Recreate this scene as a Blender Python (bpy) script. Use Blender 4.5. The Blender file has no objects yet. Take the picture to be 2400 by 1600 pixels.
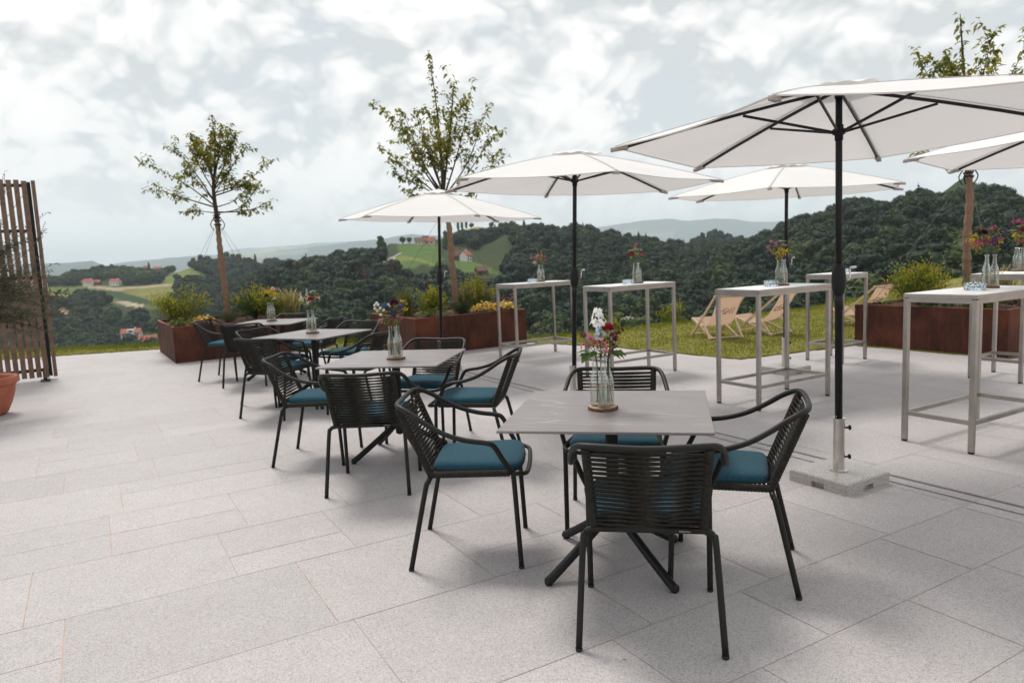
import bpy, bmesh, math, random
import numpy as np
from mathutils import Vector, Matrix, Euler
PI = math.pi; R = math.radians
S = bpy.context.scene; C = S.collection
rnd = random.Random(7)

# ---------------------------------------------------------------- camera
cam = bpy.data.cameras.new('camera'); cam_o = bpy.data.objects.new('camera', cam); C.objects.link(cam_o)
cam.sensor_width = 36; cam.lens = 25.418; cam.clip_start = .05; cam.clip_end = 40000
cam_o.matrix_world = Matrix.Translation((0, 0, 1.494)) @ Matrix.Rotation(R(90 - 6.70), 4, 'X') @ Matrix.Rotation(R(-2.5365), 4, 'Z')
cam.dof.use_dof = True; cam.dof.focus_distance = 3.6; cam.dof.aperture_fstop = 4.0
S.camera = cam_o
# ---------------------------------------------------------------- sky
SUN_EL, SUN_AZ = R(58), R(118)          # azimuth measured from +x towards +y
W = bpy.data.worlds.new('World'); S.world = W; W.use_nodes = True; W.cycles.sampling_method = 'MANUAL'; W.cycles.sample_map_resolution = 512
nt = W.node_tree; nt.nodes.clear()
def nd(t, typ, **kw):
    n = t.nodes.new(typ)
    for k, v in kw.items(): setattr(n, k, v)
    return n
def mth(t, op, a, b=None, c=None, clamp=False):
    n = t.nodes.new('ShaderNodeMath'); n.operation = op; n.use_clamp = clamp
    for i, v in enumerate((a, b, c)):
        if v is None: continue
        if isinstance(v, (int, float)): n.inputs[i].default_value = v
        else: t.links.new(v, n.inputs[i])
    return n.outputs[0]
def mixc(t, f, a, b):
    n = t.nodes.new('ShaderNodeMix'); n.data_type = 'RGBA'
    for s, v in ((n.inputs[0], f), (n.inputs[6], a), (n.inputs[7], b)):
        if isinstance(v, (int, float)): s.default_value = v
        elif isinstance(v, tuple): s.default_value = (*v[:3], 1)
        else: t.links.new(v, s)
    return n.outputs[2]
def ramp(t, f, stops):
    n = t.nodes.new('ShaderNodeValToRGB'); e = n.color_ramp.elements
    while len(e) < len(stops): e.new(.5)
    for q, (p, c) in zip(e, stops):
        q.position = p; q.color = (c, c, c, 1) if isinstance(c, (int, float)) else (*c, 1)
    t.links.new(f, n.inputs[0]); return n.outputs[0]
def noise(t, vec, scale, detail=4, rough=.5, dist=0., lac=2.):
    n = t.nodes.new('ShaderNodeTexNoise'); n.inputs['Scale'].default_value = scale
    n.inputs['Detail'].default_value = detail; n.inputs['Roughness'].default_value = rough
    n.inputs['Distortion'].default_value = dist; n.inputs['Lacunarity'].default_value = lac
    if vec is not None: t.links.new(vec, n.inputs['Vector'])
    return n.outputs['Fac']
sky = nd(nt, 'ShaderNodeTexSky', sky_type='NISHITA', sun_disc=False, sun_elevation=SUN_EL, sun_rotation=R(90) - SUN_AZ)
sky.air_density = 1.0; sky.dust_density = 1.5; sky.ozone_density = 1.0
tc = nd(nt, 'ShaderNodeTexCoord'); sx = nd(nt, 'ShaderNodeSeparateXYZ'); nt.links.new(tc.outputs['Generated'], sx.inputs[0])
zc = mth(nt, 'ADD', mth(nt, 'MULTIPLY', sx.outputs[2], .35), .62)
cb = nd(nt, 'ShaderNodeCombineXYZ')
nt.links.new(mth(nt, 'DIVIDE', sx.outputs[0], zc), cb.inputs[0]); nt.links.new(mth(nt, 'DIVIDE', sx.outputs[1], zc), cb.inputs[1])
nt.links.new(mth(nt, 'MULTIPLY', sx.outputs[2], 1.7), cb.inputs[2])
def shift(v, sc=(1, 1, 1)):
    m = nd(nt, 'ShaderNodeMapping'); m.inputs['Location'].default_value = v; m.inputs['Scale'].default_value = sc; nt.links.new(cb.outputs[0], m.inputs[0]); return m.outputs[0]
def warp(vec, scale, amt):
    n = nt.nodes.new('ShaderNodeTexNoise'); n.inputs['Scale'].default_value = scale; n.inputs['Detail'].default_value = 3; nt.links.new(vec, n.inputs['Vector'])
    v1 = nd(nt, 'ShaderNodeVectorMath', operation='SUBTRACT'); nt.links.new(n.outputs['Color'], v1.inputs[0]); v1.inputs[1].default_value = (.5, .5, .5)
    v2 = nd(nt, 'ShaderNodeVectorMath', operation='SCALE'); nt.links.new(v1.outputs[0], v2.inputs[0]); v2.inputs['Scale'].default_value = amt
    v3 = nd(nt, 'ShaderNodeVectorMath', operation='ADD'); nt.links.new(vec, v3.inputs[0]); nt.links.new(v2.outputs[0], v3.inputs[1]); return v3.outputs[0]
def puffs(off, oct_=None):
    """heaped cloud: rounded cells over a drifting base"""
    p = warp(shift(off), 4.5, .22); acc = None
    for sc_, w_ in oct_ or ((2.9, .43), (7.2, .29), (17., .18), (38., .10)):
        v = nt.nodes.new('ShaderNodeTexVoronoi'); v.feature = 'SMOOTH_F1'; v.inputs['Smoothness'].default_value = .5; v.feature = 'SMOOTH_F1' if sc_ < 5 else 'F1'; v.inputs['Scale'].default_value = sc_; nt.links.new(p, v.inputs['Vector'])
        q = mth(nt, 'MULTIPLY', mth(nt, 'SUBTRACT', 1.0, v.outputs['Distance']), w_); acc = q if acc is None else mth(nt, 'ADD', acc, q)
    return acc
SO = (2.35, .55, .0)
big = noise(nt, shift((SO[0] + 5, SO[1], 0)), 2.2, 4, .55)
c1 = puffs(SO); c2 = puffs((SO[0], SO[1], .06), ((2.9, .48), (7.2, .32), (17., .20)))
dens = mth(nt, 'ADD', mth(nt, 'MULTIPLY', c1, .62), mth(nt, 'MULTIPLY', big, .70))
cover = ramp(nt, dens, [(.555, 0), (.62, .75), (.73, 1)])
lit = mth(nt, 'MULTIPLY_ADD', mth(nt, 'SUBTRACT', c1, c2), 5.0, mth(nt, 'MULTIPLY_ADD', noise(nt, shift((9, 2, 0)), 1.5, 4, .5), -2.6, 1.98), True)
ccol = mixc(nt, lit, (7.0, 7.3, 7.4), (11.2, 11.05, 10.8))
hz = ramp(nt, sx.outputs[2], [(0.0, 1), (.05, .8), (.16, .15), (.3, 0)])
bl = nt.nodes.new('ShaderNodeMix'); bl.data_type = 'RGBA'; bl.inputs[0].default_value = .88
nt.links.new(sky.outputs[0], bl.inputs[6]); bl.inputs[7].default_value = (7.1, 7.55, 7.75, 1)
col = mixc(nt, cover, bl.outputs[2], ccol)
col = mixc(nt, mth(nt, 'MULTIPLY', hz, .85), col, (9.4, 9.65, 9.75))
bg = nd(nt, 'ShaderNodeBackground'); bg.inputs[1].default_value = .104
nt.links.new(col, bg.inputs[0]); ow = nd(nt, 'ShaderNodeOutputWorld'); nt.links.new(bg.outputs[0], ow.inputs[0])
# ---------------------------------------------------------------- sun (veiled by cloud)
sl = bpy.data.lights.new('sun', 'SUN'); sl.energy = 3.0; sl.angle = R(17); sl.color = (1, .95, .88)
so = bpy.data.objects.new('sun', sl); C.objects.link(so)
so.rotation_euler = Vector((math.cos(SUN_AZ) * math.cos(SUN_EL), math.sin(SUN_AZ) * math.cos(SUN_EL), math.sin(SUN_EL))).to_track_quat('Z', 'Y').to_euler()
S.view_settings.view_transform = 'Standard'; S.view_settings.look = 'None'; S.view_settings.exposure = -.06; S.view_settings.gamma = 1
S.cycles.max_bounces = 8; S.cycles.transparent_max_bounces = 24; S.cycles.volume_bounces = 1
S.cycles.transmission_bounces = 8; S.cycles.caustics_refractive = False; S.cycles.caustics_reflective = False

# ================================================================ helpers
MATS = {}
def mat(name, col, rough=.6, metal=0., spec=.5, bump=None, var=None, trans=0., sheen=0.):
    """bump=(scale,strength,detail)  var=(scale,col2,lo,hi,detail)"""
    if name in MATS: return MATS[name]
    m = bpy.data.materials.new(name); m.use_nodes = True; t = m.node_tree; MATS[name] = m
    b = t.nodes['Principled BSDF']; b.inputs['Roughness'].default_value = rough; b.inputs['Metallic'].default_value = metal
    b.inputs['Specular IOR Level'].default_value = spec; b.inputs['Base Color'].default_value = (*col, 1)
    if sheen: b.inputs['Sheen Weight'].default_value = sheen
    co = t.nodes.new('ShaderNodeTexCoord').outputs['Object']
    csock = None
    if var:
        f = noise(t, co, var[0], var[4] if len(var) > 4 else 4, .6)
        f = ramp(t, f, [(var[2], 0), (var[3], 1)]); csock = mixc(t, f, col, var[1]); t.links.new(csock, b.inputs['Base Color'])
    if bump:
        bn = t.nodes.new('ShaderNodeBump'); bn.inputs['Strength'].default_value = bump[1]; bn.inputs['Distance'].default_value = bump[3] if len(bump) > 3 else .01
        t.links.new(noise(t, co, bump[0], bump[2]), bn.inputs['Height']); t.links.new(bn.outputs[0], b.inputs['Normal'])
    if trans:
        tr = t.nodes.new('ShaderNodeBsdfTranslucent'); mx = t.nodes.new('ShaderNodeMixShader'); mx.inputs[0].default_value = trans
        tr.inputs[0].default_value = (*col, 1)
        if csock: t.links.new(csock, tr.inputs[0])
        t.links.new(b.outputs[0], mx.inputs[1]); t.links.new(tr.outputs[0], mx.inputs[2]); t.links.new(mx.outputs[0], t.nodes['Material Output'].inputs[0])
    return m
class MB:
    def __init__(s): s.v = []; s.f = []
    def add(s, vs, fs, M=None):
        o = len(s.v)
        s.v += [tuple(M @ Vector(v)) for v in vs] if M else [tuple(v) for v in vs]
        s.f += [tuple(i + o for i in f) for f in fs]; return s
    def box(s, c, d, M=None, rz=0.):
        x, y, z = d[0] / 2, d[1] / 2, d[2] / 2; cr, sr = math.cos(rz), math.sin(rz)
        vs = [(c[0] + a * x * cr - b * y * sr, c[1] + a * x * sr + b * y * cr, c[2] + e * z) for a in (-1, 1) for b in (-1, 1) for e in (-1, 1)]
        return s.add(vs, [(0, 1, 3, 2), (4, 6, 7, 5), (0, 4, 5, 1), (2, 3, 7, 6), (0, 2, 6, 4), (1, 5, 7, 3)], M)
    def cbox(s, c, d, ch, rz=0.):
        """box with chamfered edges all round"""
        x, y, z = d[0] / 2, d[1] / 2, d[2] / 2; cr, sr = math.cos(rz), math.sin(rz); o = len(s.v); rings = []
        for (ix, iz) in ((ch, -z), (0, -z + ch), (0, z - ch), (ch, z)):
            a, b, k = x - ix, y - ix, ch
            ring = [(-a + k, -b), (a - k, -b), (a, -b + k), (a, b - k), (a - k, b), (-a + k, b), (-a, b - k), (-a, -b + k)]
            rings.append([(c[0] + p * cr - q * sr, c[1] + p * sr + q * cr, c[2] + iz) for p, q in ring])
        vs = [v for r in rings for v in r]; fs = [tuple(range(7, -1, -1)), tuple(range(24, 32))]
        for k in range(3):
            for j in range(8): fs.append((k * 8 + j, k * 8 + (j + 1) % 8, k * 8 + 8 + (j + 1) % 8, k * 8 + 8 + j))
        return s.add(vs, fs)
    def tube(s, pts, r, n=8, closed=False, flat=None):
        P = [Vector(p) for p in pts]; m = len(P); rs = r if isinstance(r, (list, tuple)) else [r] * m
        T = []
        for i in range(m):
            if closed: t = P[(i + 1) % m] - P[i - 1]
            else: t = P[min(i + 1, m - 1)] - P[max(i - 1, 0)]
            T.append(t.normalized() if t.length > 1e-9 else Vector((0, 0, 1)))
        u = T[0].orthogonal().normalized(); o = len(s.v); vs = []
        if flat is not None:
            u = Vector(flat); u = (u - T[0] * u.dot(T[0])).normalized()
        for i in range(m):
            u = (u - T[i] * u.dot(T[i])).normalized(); w = T[i].cross(u)
            for j in range(n):
                a = 2 * PI * j / n; vs.append(P[i] + rs[i] * (math.cos(a) * u + math.sin(a) * w))
        fs = []
        for i in range(m if closed else m - 1):
            k = (i + 1) % m
            for j in range(n): fs.append((i * n + j, i * n + (j + 1) % n, k * n + (j + 1) % n, k * n + j))
        if not closed: fs += [tuple(range(n - 1, -1, -1)), tuple((m - 1) * n + j for j in range(n))]
        return s.add(vs, fs)
    def ribbon(s, pts, w, th, up):
        """flat strap: w measured along 'up', th across"""
        P = [Vector(p) for p in pts]; m = len(P); U = Vector(up).normalized(); vs = []
        for i in range(m):
            t = (P[min(i + 1, m - 1)] - P[max(i - 1, 0)]).normalized(); nn = t.cross(U).normalized(); uu = nn.cross(t)
            for a, b in ((-1, -1), (1, -1), (1, 1), (-1, 1)): vs.append(P[i] + uu * (a * w / 2) + nn * (b * th / 2))
        fs = [(3, 2, 1, 0), tuple((m - 1) * 4 + j for j in range(4))]
        for i in range(m - 1):
            for j in range(4): fs.append((i * 4 + j, i * 4 + (j + 1) % 4, i * 4 + 4 + (j + 1) % 4, i * 4 + 4 + j))
        return s.add(vs, fs)
    def lathe(s, prof, n=24, c=(0, 0, 0), cap=True):
        vs = [(c[0] + r * math.cos(2 * PI * j / n), c[1] + r * math.sin(2 * PI * j / n), c[2] + z) for r, z in prof for j in range(n)]
        fs = [(i * n + j, i * n + (j + 1) % n, i * n + n + (j + 1) % n, i * n + n + j) for i in range(len(prof) - 1) for j in range(n)]
        if cap: fs += [tuple(range(n - 1, -1, -1)), tuple((len(prof) - 1) * n + j for j in range(n))]
        return s.add(vs, fs)
    def blob(s, c, r, k=.25, sub=2, rg=rnd, sq=(1, 1, 1)):
        bm = bmesh.new(); bmesh.ops.create_icosphere(bm, subdivisions=sub, radius=1)
        vs = [(c[0] + v.co.x * r * sq[0] * (1 + rg.uniform(-k, k)), c[1] + v.co.y * r * sq[1] * (1 + rg.uniform(-k, k)), c[2] + v.co.z * r * sq[2] * (1 + rg.uniform(-k, k))) for v in bm.verts]
        fs = [tuple(v.index for v in f.verts) for f in bm.faces]; bm.free(); return s.add(vs, fs)
    def leaf(s, p, d, n, L, w, fold=.25):
        """pointed two-sided leaf, base p, direction d, normal-ish n"""
        p = Vector(p); d = Vector(d).normalized(); sd = d.cross(Vector(n))
        if sd.length < 1e-4: sd = d.orthogonal()
        sd.normalize(); nn = sd.cross(d)
        m = p + d * L * .45
        return s.add([p, m + sd * w / 2 + nn * fold * w, p + d * L - nn * L * .12, m - sd * w / 2 + nn * fold * w, m + nn * 0.0], [(0, 4, 1), (1, 4, 2), (0, 3, 4), (4, 3, 2)])
    def build(s, name, m, parent=None, smooth=True, auto=None):
        me = bpy.data.meshes.new(name); me.from_pydata(s.v, [], s.f); me.update()
        if m: me.materials.append(m)
        if smooth: me.polygons.foreach_set('use_smooth', [True] * len(me.polygons))
        if smooth and auto is not None: me.set_sharp_from_angle(angle=R(auto))
        o = bpy.data.objects.new(name, me); C.objects.link(o)
        if parent: o.parent = parent
        return o
def tag(o, label, cat, group=None):
    o['label'] = label; o['category'] = cat
    if group: o['group'] = group
    return o
def thing(name, label, cat, loc=(0, 0, 0), rz=0., group=None):
    o = bpy.data.objects.new(name, None); C.objects.link(o); o.location = loc; o.rotation_euler = (0, 0, rz); o.empty_display_size = .1
    return tag(o, label, cat, group)
def kids(o): return [c for c in bpy.data.objects if c.parent == o]
def dup(root, loc, rz, label, group=None):
    r = root.copy(); C.objects.link(r); r.location = loc; r.rotation_euler = (root.rotation_euler[0], root.rotation_euler[1], rz); r['label'] = label
    if group: r['group'] = group
    for c in kids(root):
        k = c.copy(); C.objects.link(k); k.parent = r
        for g in kids(c):
            q = g.copy(); C.objects.link(q); q.parent = k
    return r
def smooth_path(pts, k=6):
    P = [Vector(p) for p in pts]; out = []
    for i in range(len(P) - 1):
        a, b, c, d = P[max(i - 1, 0)], P[i], P[i + 1], P[min(i + 2, len(P) - 1)]
        for j in range(k):
            t = j / k
            out.append(.5 * ((2 * b) + (c - a) * t + (2 * a - 5 * b + 4 * c - d) * t * t + (3 * b - a - 3 * c + d) * t ** 3))
    out.append(P[-1]); return out
def struct(o): o['kind'] = 'structure'; return o
def text_mesh(txt, size, M, extr=.0004):
    cu = bpy.data.curves.new('writing', 'FONT'); cu.body = txt; cu.size = size; cu.extrude = extr; cu.align_x = 'CENTER'; cu.align_y = 'CENTER'; cu.resolution_u = 2
    o = bpy.data.objects.new('writing', cu); C.objects.link(o); dg = bpy.context.evaluated_depsgraph_get()
    me = bpy.data.meshes.new_from_object(o.evaluated_get(dg)); bpy.data.objects.remove(o); bpy.data.curves.remove(cu)
    b = MB(); b.add([v.co for v in me.vertices], [tuple(p.vertices) for p in me.polygons], M); bpy.data.meshes.remove(me); return b

# ================================================================ materials
M_frame = mat('charcoal powder coat', (.0105, .0105, .0095), .5, spec=.28, bump=(900, .15, 2, .002))
M_cord = mat('woven cord', (.036, .033, .028), .85, spec=.15, bump=(420, .8, 3, .004), var=(60, (.021, .020, .017), .35, .65))
M_cushion = mat('teal fabric', (.010, .050, .078), .95, spec=.15, bump=(900, .9, 2, .004), var=(230, (.034, .125, .175), .38, .66, 5), sheen=.1)
M_piping = mat('dark piping', (.01, .012, .016), .8)
M_mark = mat('pale print', (.35, .34, .33), .6)
M_black = mat('black steel', (.009, .009, .010), .5, spec=.3, bump=(700, .1, 2, .002))
M_pole = mat('umbrella pole paint', (.010, .010, .0125), .42, spec=.3)
M_plastic = mat('black plastic', (.009, .009, .010), .55, spec=.3, bump=(160, .25, 2, .004))
M_chrome = mat('worn stainless', (.62, .59, .56), .16, 1., var=(9, (.50, .46, .43), .4, .7))
M_steel = mat('brushed stainless', (.42, .39, .36), .33, 1., var=(7, (.34, .31, .28), .35, .7), bump=(260, .06, 3, .002))
M_alu = mat('bare aluminium', (.7, .7, .7), .25, 1.)
M_white = mat('gloss white top', (.78, .78, .77), .32, spec=.15)
M_rubber = mat('black rubber foot', (.01, .01, .01), .8)
M_bark = mat('split bark', (.10, .045, .028), .9, bump=(120, 1, 4), var=(60, (.18, .09, .05), .4, .6))
M_slice = mat('wood slice', (.52, .36, .22), .7, var=(30, (.40, .25, .14), .4, .7))
M_soil = mat('bark mulch', (.055, .022, .016), .95, bump=(60, 1, 6, .05), var=(55, (.14, .062, .045), .45, .7, 6))
M_beech = mat('beech wood', (.64, .49, .38), .5, var=(18, (.46, .31, .21), .4, .7), bump=(90, .2, 3))
M_canvas = mat('beige canvas', (.60, .415, .305), .9, bump=(300, .5, 2, .003), trans=.42)
M_canvas_front = mat('pale canvas', (.72, .70, .66), .9, bump=(300, .4, 2, .003))
M_print = mat('brown print', (.16, .085, .06), .8)
M_slat = mat('larch slats', (.13, .074, .05), .8, var=(14, (.20, .125, .09), .35, .7, 5), bump=(50, .5, 5))
M_terra = mat('terracotta', (.33, .085, .045), .75, var=(6, (.42, .14, .08), .35, .7), bump=(90, .25, 4))
M_stem = mat('green stem', (.07, .12, .03), .6)
M_twine = mat('jute twine', (.30, .19, .10), .9)
M_hess = mat('hessian wrap', (.29, .185, .125), .95, var=(40, (.18, .105, .07), .35, .65, 5), bump=(130, 1, 4, .01))
M_branch = mat('young bark', (.05, .03, .022), .8, bump=(80, .5, 3))
M_strap = mat('black strap', (.01, .01, .01), .8)
M_wire = mat('guy wire steel', (.12, .12, .12), .5, 1.)
def granite(name, base, dark, light, scale):
    m = bpy.data.materials.new(name); m.use_nodes = True; t = m.node_tree; b = t.nodes['Principled BSDF']
    co = t.nodes.new('ShaderNodeTexCoord').outputs['Object']
    v = t.nodes.new('ShaderNodeTexVoronoi'); v.inputs['Scale'].default_value = scale; t.links.new(co, v.inputs['Vector'])
    g = nd(t, 'ShaderNodeSeparateColor'); t.links.new(v.outputs['Color'], g.inputs[0])
    c = ramp(t, g.outputs[0], [(.0, dark), (.16, dark), (.24, base), (.72, base), (.80, light), (1, light)])
    n1 = noise(t, co, scale * .75, 2, .6)
    c = mixc(t, ramp(t, n1, [(.60, 0), (.74, .5)]), c, tuple(x * .5 for x in base))
    b.inputs['Roughness'].default_value = .55
    t.links.new(c, b.inputs['Base Color'])
    return m, t, b, c, co
M_granite, *_ = granite('grey granite', (.40, .37, .35), (.22, .20, .19), (.50, .47, .44), 300)
M_granite.node_tree.nodes['Principled BSDF'].inputs['Roughness'].default_value = .25
# paving: pale granite slabs, each a shade of its own, wear and dark spots
M_pave, t, b, c, co = granite('pale granite slabs', (.392, .364, .364), (.285, .264, .266), (.468, .438, .436), 240)
at = nd(t, 'ShaderNodeAttribute', attribute_name='shade'); sc_ = nd(t, 'ShaderNodeSeparateColor'); t.links.new(at.outputs['Color'], sc_.inputs[0])
big_n = noise(t, co, .55, 5, .6); mid_n = noise(t, co, 5.0, 4, .65)
k = mth(t, 'ADD', mth(t, 'MULTIPLY', sc_.outputs[0], .12), mth(t, 'ADD', mth(t, 'MULTIPLY', big_n, .26), mth(t, 'MULTIPLY_ADD', mid_n, .16, .73)))
hs = nd(t, 'ShaderNodeHueSaturation'); t.links.new(c, hs.inputs['Color']); t.links.new(k, hs.inputs['Value'])
vs = t.nodes.new('ShaderNodeTexVoronoi'); vs.inputs['Scale'].default_value = 1.15; t.links.new(co, vs.inputs['Vector'])
spot = mth(t, 'MULTIPLY', ramp(t, vs.outputs['Distance'], [(.035, 1), (.06, 0)]), ramp(t, noise(t, co, 1.3, 2), [(.5, 0), (.6, .5)]))
v2 = t.nodes.new('ShaderNodeTexVoronoi'); v2.inputs['Scale'].default_value = 3.7; v2.inputs['Randomness'].default_value = 1; t.links.new(co, v2.inputs['Vector'])
grit = mth(t, 'MULTIPLY', ramp(t, v2.outputs['Distance'], [(.02, 1), (.032, 0)]), ramp(t, noise(t, co, 2.1, 2), [(.5, 0), (.56, .85)]))
stain = ramp(t, noise(t, co, .9, 7, .7), [(.52, 0), (.70, .22)])
c3 = mixc(t, stain, mixc(t, spot, hs.outputs[0], (.22, .21, .21)), (.30, .26, .245)); t.links.new(mixc(t, grit, c3, (.09, .075, .065)), b.inputs['Base Color']); b.inputs['Roughness'].default_value = .62
bn = nd(t, 'ShaderNodeBump'); bn.inputs['Strength'].default_value = .25; bn.inputs['Distance'].default_value = .004
t.links.new(noise(t, co, 160, 3), bn.inputs['Height']); t.links.new(bn.outputs[0], b.inputs['Normal'])
M_joint = mat('sand joints', (.62, .45, .37), .95, var=(9, (.34, .25, .21), .48, .8, 6), bump=(300, .6, 3))
M_slot = mat('drain slot', (.045, .04, .037), .7)
# corten
M_rust = bpy.data.materials.new('weathering steel'); M_rust.use_nodes = True; t = M_rust.node_tree; b = t.nodes['Principled BSDF']
co = t.nodes.new('ShaderNodeTexCoord').outputs['Object']; mp = nd(t, 'ShaderNodeMapping'); mp.inputs['Scale'].default_value = (9, 9, 1.3); t.links.new(co, mp.inputs[0])
st = noise(t, mp.outputs[0], 2.2, 6, .65); fn = noise(t, co, 38, 6, .7); bg_ = noise(t, co, 1.7, 4, .6)
c = mixc(t, ramp(t, st, [(.38, 0), (.68, 1)]), (.040, .0145, .011), (.088, .029, .017))
c = mixc(t, ramp(t, fn, [(.45, 0), (.7, .7)]), c, (.034, .014, .012)); c = mixc(t, ramp(t, bg_, [(.45, 0), (.72, .8)]), c, (.15, .047, .022))
t.links.new(c, b.inputs['Base Color']); b.inputs['Roughness'].default_value = .8; b.inputs['Specular IOR Level'].default_value = .25
bn = nd(t, 'ShaderNodeBump'); bn.inputs['Strength'].default_value = .3; t.links.new(fn, bn.inputs['Height']); t.links.new(bn.outputs[0], b.inputs['Normal'])
M_rim = mat('pale rust rim', (.30, .10, .05), .8, var=(25, (.16, .05, .03), .4, .7))  # top rim in a paler orange rust than the walls
# stone table top with pale veins
M_stone = bpy.data.materials.new('veined ceramic top'); M_stone.use_nodes = True; t = M_stone.node_tree; b = t.nodes['Principled BSDF']
co = t.nodes.new('ShaderNodeTexCoord').outputs['Object']; mp = nd(t, 'ShaderNodeMapping'); mp.inputs['Rotation'].default_value = (0, 0, R(24)); mp.inputs['Scale'].default_value = (.9, 4.2, 1); t.links.new(co, mp.inputs[0])
n1 = noise(t, mp.outputs[0], 1.5, 5, .45, .5); n2 = noise(t, mp.outputs[0], 2.6, 5, .5, .8); ms = noise(t, co, 4, 3); mk = noise(t, co, 2.2, 2)
def veins(scale, wd, seed):
    w = t.nodes.new('ShaderNodeTexNoise'); w.inputs['Scale'].default_value = 2.2; w.inputs['Detail'].default_value = 6; t.links.new(co, w.inputs['Vector'])
    a = nd(t, 'ShaderNodeVectorMath', operation='MULTIPLY_ADD'); t.links.new(w.outputs['Color'], a.inputs[0]); a.inputs[1].default_value = (.25, .55, .2); t.links.new(mp.outputs[0], a.inputs[2])
    b_ = nd(t, 'ShaderNodeVectorMath', operation='ADD'); t.links.new(a.outputs[0], b_.inputs[0]); b_.inputs[1].default_value = (seed, seed * .7, 0)
    v = t.nodes.new('ShaderNodeTexVoronoi'); v.feature = 'DISTANCE_TO_EDGE'; v.inputs['Scale'].default_value = scale; t.links.new(b_.outputs[0], v.inputs['Vector'])
    return ramp(t, v.outputs['Distance'], [(0, 1), (wd * .5, .6), (wd, 0)])
vein = mth(t, 'MULTIPLY', veins(1.0, .012, 1.3), ramp(t, mk, [(.36, .1), (.62, .9)])); vein2 = mth(t, 'MULTIPLY', veins(1.9, .013, 5.1), ramp(t, ms, [(.46, 0), (.66, .5)]))
c = mixc(t, ramp(t, ms, [(.3, 0), (.7, 1)]), (.185, .162, .164), (.212, .187, .188)); c = mixc(t, mth(t, 'MAXIMUM', vein, vein2), c, (.46, .43, .42))
t.links.new(c, b.inputs['Base Color']); b.inputs['Roughness'].default_value = .36
bn = nd(t, 'ShaderNodeBump'); bn.inputs['Strength'].default_value = .06; t.links.new(noise(t, co, 160, 3), bn.inputs['Height']); t.links.new(bn.outputs[0], b.inputs['Normal'])
# umbrella cloth
M_cloth = mat('white parasol cloth', (.85, .84, .835), .9, spec=.15, bump=(5, .35, 5, .03), var=(1.6, (.81, .795, .785), .45, .75, 5), trans=.27)
M_seam = mat('parasol seam tape', (.66, .64, .62), .9, trans=.2)
# clear glass: thin walls
M_glass = bpy.data.materials.new('clear bottle glass'); M_glass.use_nodes = True; t = M_glass.node_tree; t.nodes.remove(t.nodes['Principled BSDF'])
tr = nd(t, 'ShaderNodeBsdfTransparent'); tr.inputs[0].default_value = (.975, .985, .98, 1); gl = nd(t, 'ShaderNodeBsdfGlossy'); gl.inputs['Roughness'].default_value = .03
lw = nd(t, 'ShaderNodeLayerWeight'); lw.inputs[0].default_value = .5; fr = ramp(t, lw.outputs['Facing'], [(0, .08), (.35, .18), (.65, .42), (.88, .8), (1, 1)])
mx = nd(t, 'ShaderNodeMixShader'); t.links.new(fr, mx.inputs[0]); t.links.new(tr.outputs[0], mx.inputs[1]); t.links.new(gl.outputs[0], mx.inputs[2]); t.links.new(mx.outputs[0], t.nodes['Material Output'].inputs[0])
M_watr = bpy.data.materials.new('vase water'); M_watr.use_nodes = True; t = M_watr.node_tree; t.nodes.remove(t.nodes['Principled BSDF'])
tr = nd(t, 'ShaderNodeBsdfTransparent'); tr.inputs[0].default_value = (.955, .965, .93, 1); gl = nd(t, 'ShaderNodeBsdfGlossy'); gl.inputs['Roughness'].default_value = .02
lw = nd(t, 'ShaderNodeLayerWeight'); lw.inputs[0].default_value = .5; mx = nd(t, 'ShaderNodeMixShader'); t.links.new(ramp(t, lw.outputs['Facing'], [(0, .03), (.7, .08), (1, .6)]), mx.inputs[0])
t.links.new(tr.outputs[0], mx.inputs[1]); t.links.new(gl.outputs[0], mx.inputs[2]); t.links.new(mx.outputs[0], t.nodes['Material Output'].inputs[0])
def refr(name, col, ior, rough=0.):
    m = bpy.data.materials.new(name); m.use_nodes = True; t = m.node_tree; b = t.nodes['Principled BSDF']
    b.inputs['Base Color'].default_value = (*col, 1); b.inputs['Transmission Weight'].default_value = 1; b.inputs['IOR'].default_value = ior; b.inputs['Roughness'].default_value = rough; return m
M_water = M_watr; M_ash = refr('pale blue cut glass', (.80, .91, .98), 1.5, .02)
def leafmat(name, c1, c2, tr=.35, scale=9, lo=.38, hi=.66):
    return mat(name, c1, .55, spec=.3, var=(scale, c2, lo, hi, 3), trans=tr)
L_tree = leafmat('young tree leaves', (.11, .14, .024), (.33, .29, .04), .55, 5)
L_olive = leafmat('olive leaves', (.06, .065, .035), (.11, .11, .065), .2, 9)
L_spirea = leafmat('yellow green leaves', (.19, .205, .02), (.50, .42, .035), .4, 7)
L_green = leafmat('mid green leaves', (.09, .13, .022), (.22, .23, .035), .4, 7)
L_dark = leafmat('dark green leaves', (.028, .055, .016), (.07, .105, .025), .3, 9)
L_gold = leafmat('golden leaves', (.60, .38, .03), (.80, .56, .10), .3, 12)
L_grass = leafmat('ornamental grass', (.085, .115, .03), (.20, .21, .06), .3, 6)
L_straw = leafmat('straw seed heads', (.42, .33, .14), (.26, .23, .07), .3, 6)
L_herb = leafmat('silver herb', (.07, .085, .035), (.12, .13, .06), .3, 20)
L_purple = leafmat('purple leaves', (.10, .03, .03), (.05, .05, .02), .3, 15)
FLOW = {}
def fm(c):
    k = tuple(round(x, 3) for x in c)
    if k not in FLOW: FLOW[k] = mat('petal %d' % len(FLOW), c, .7, spec=.2, var=(70, tuple(min(1, x * 1.35 + .01) for x in c), .4, .65), trans=.25)
    return FLOW[k]

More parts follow.
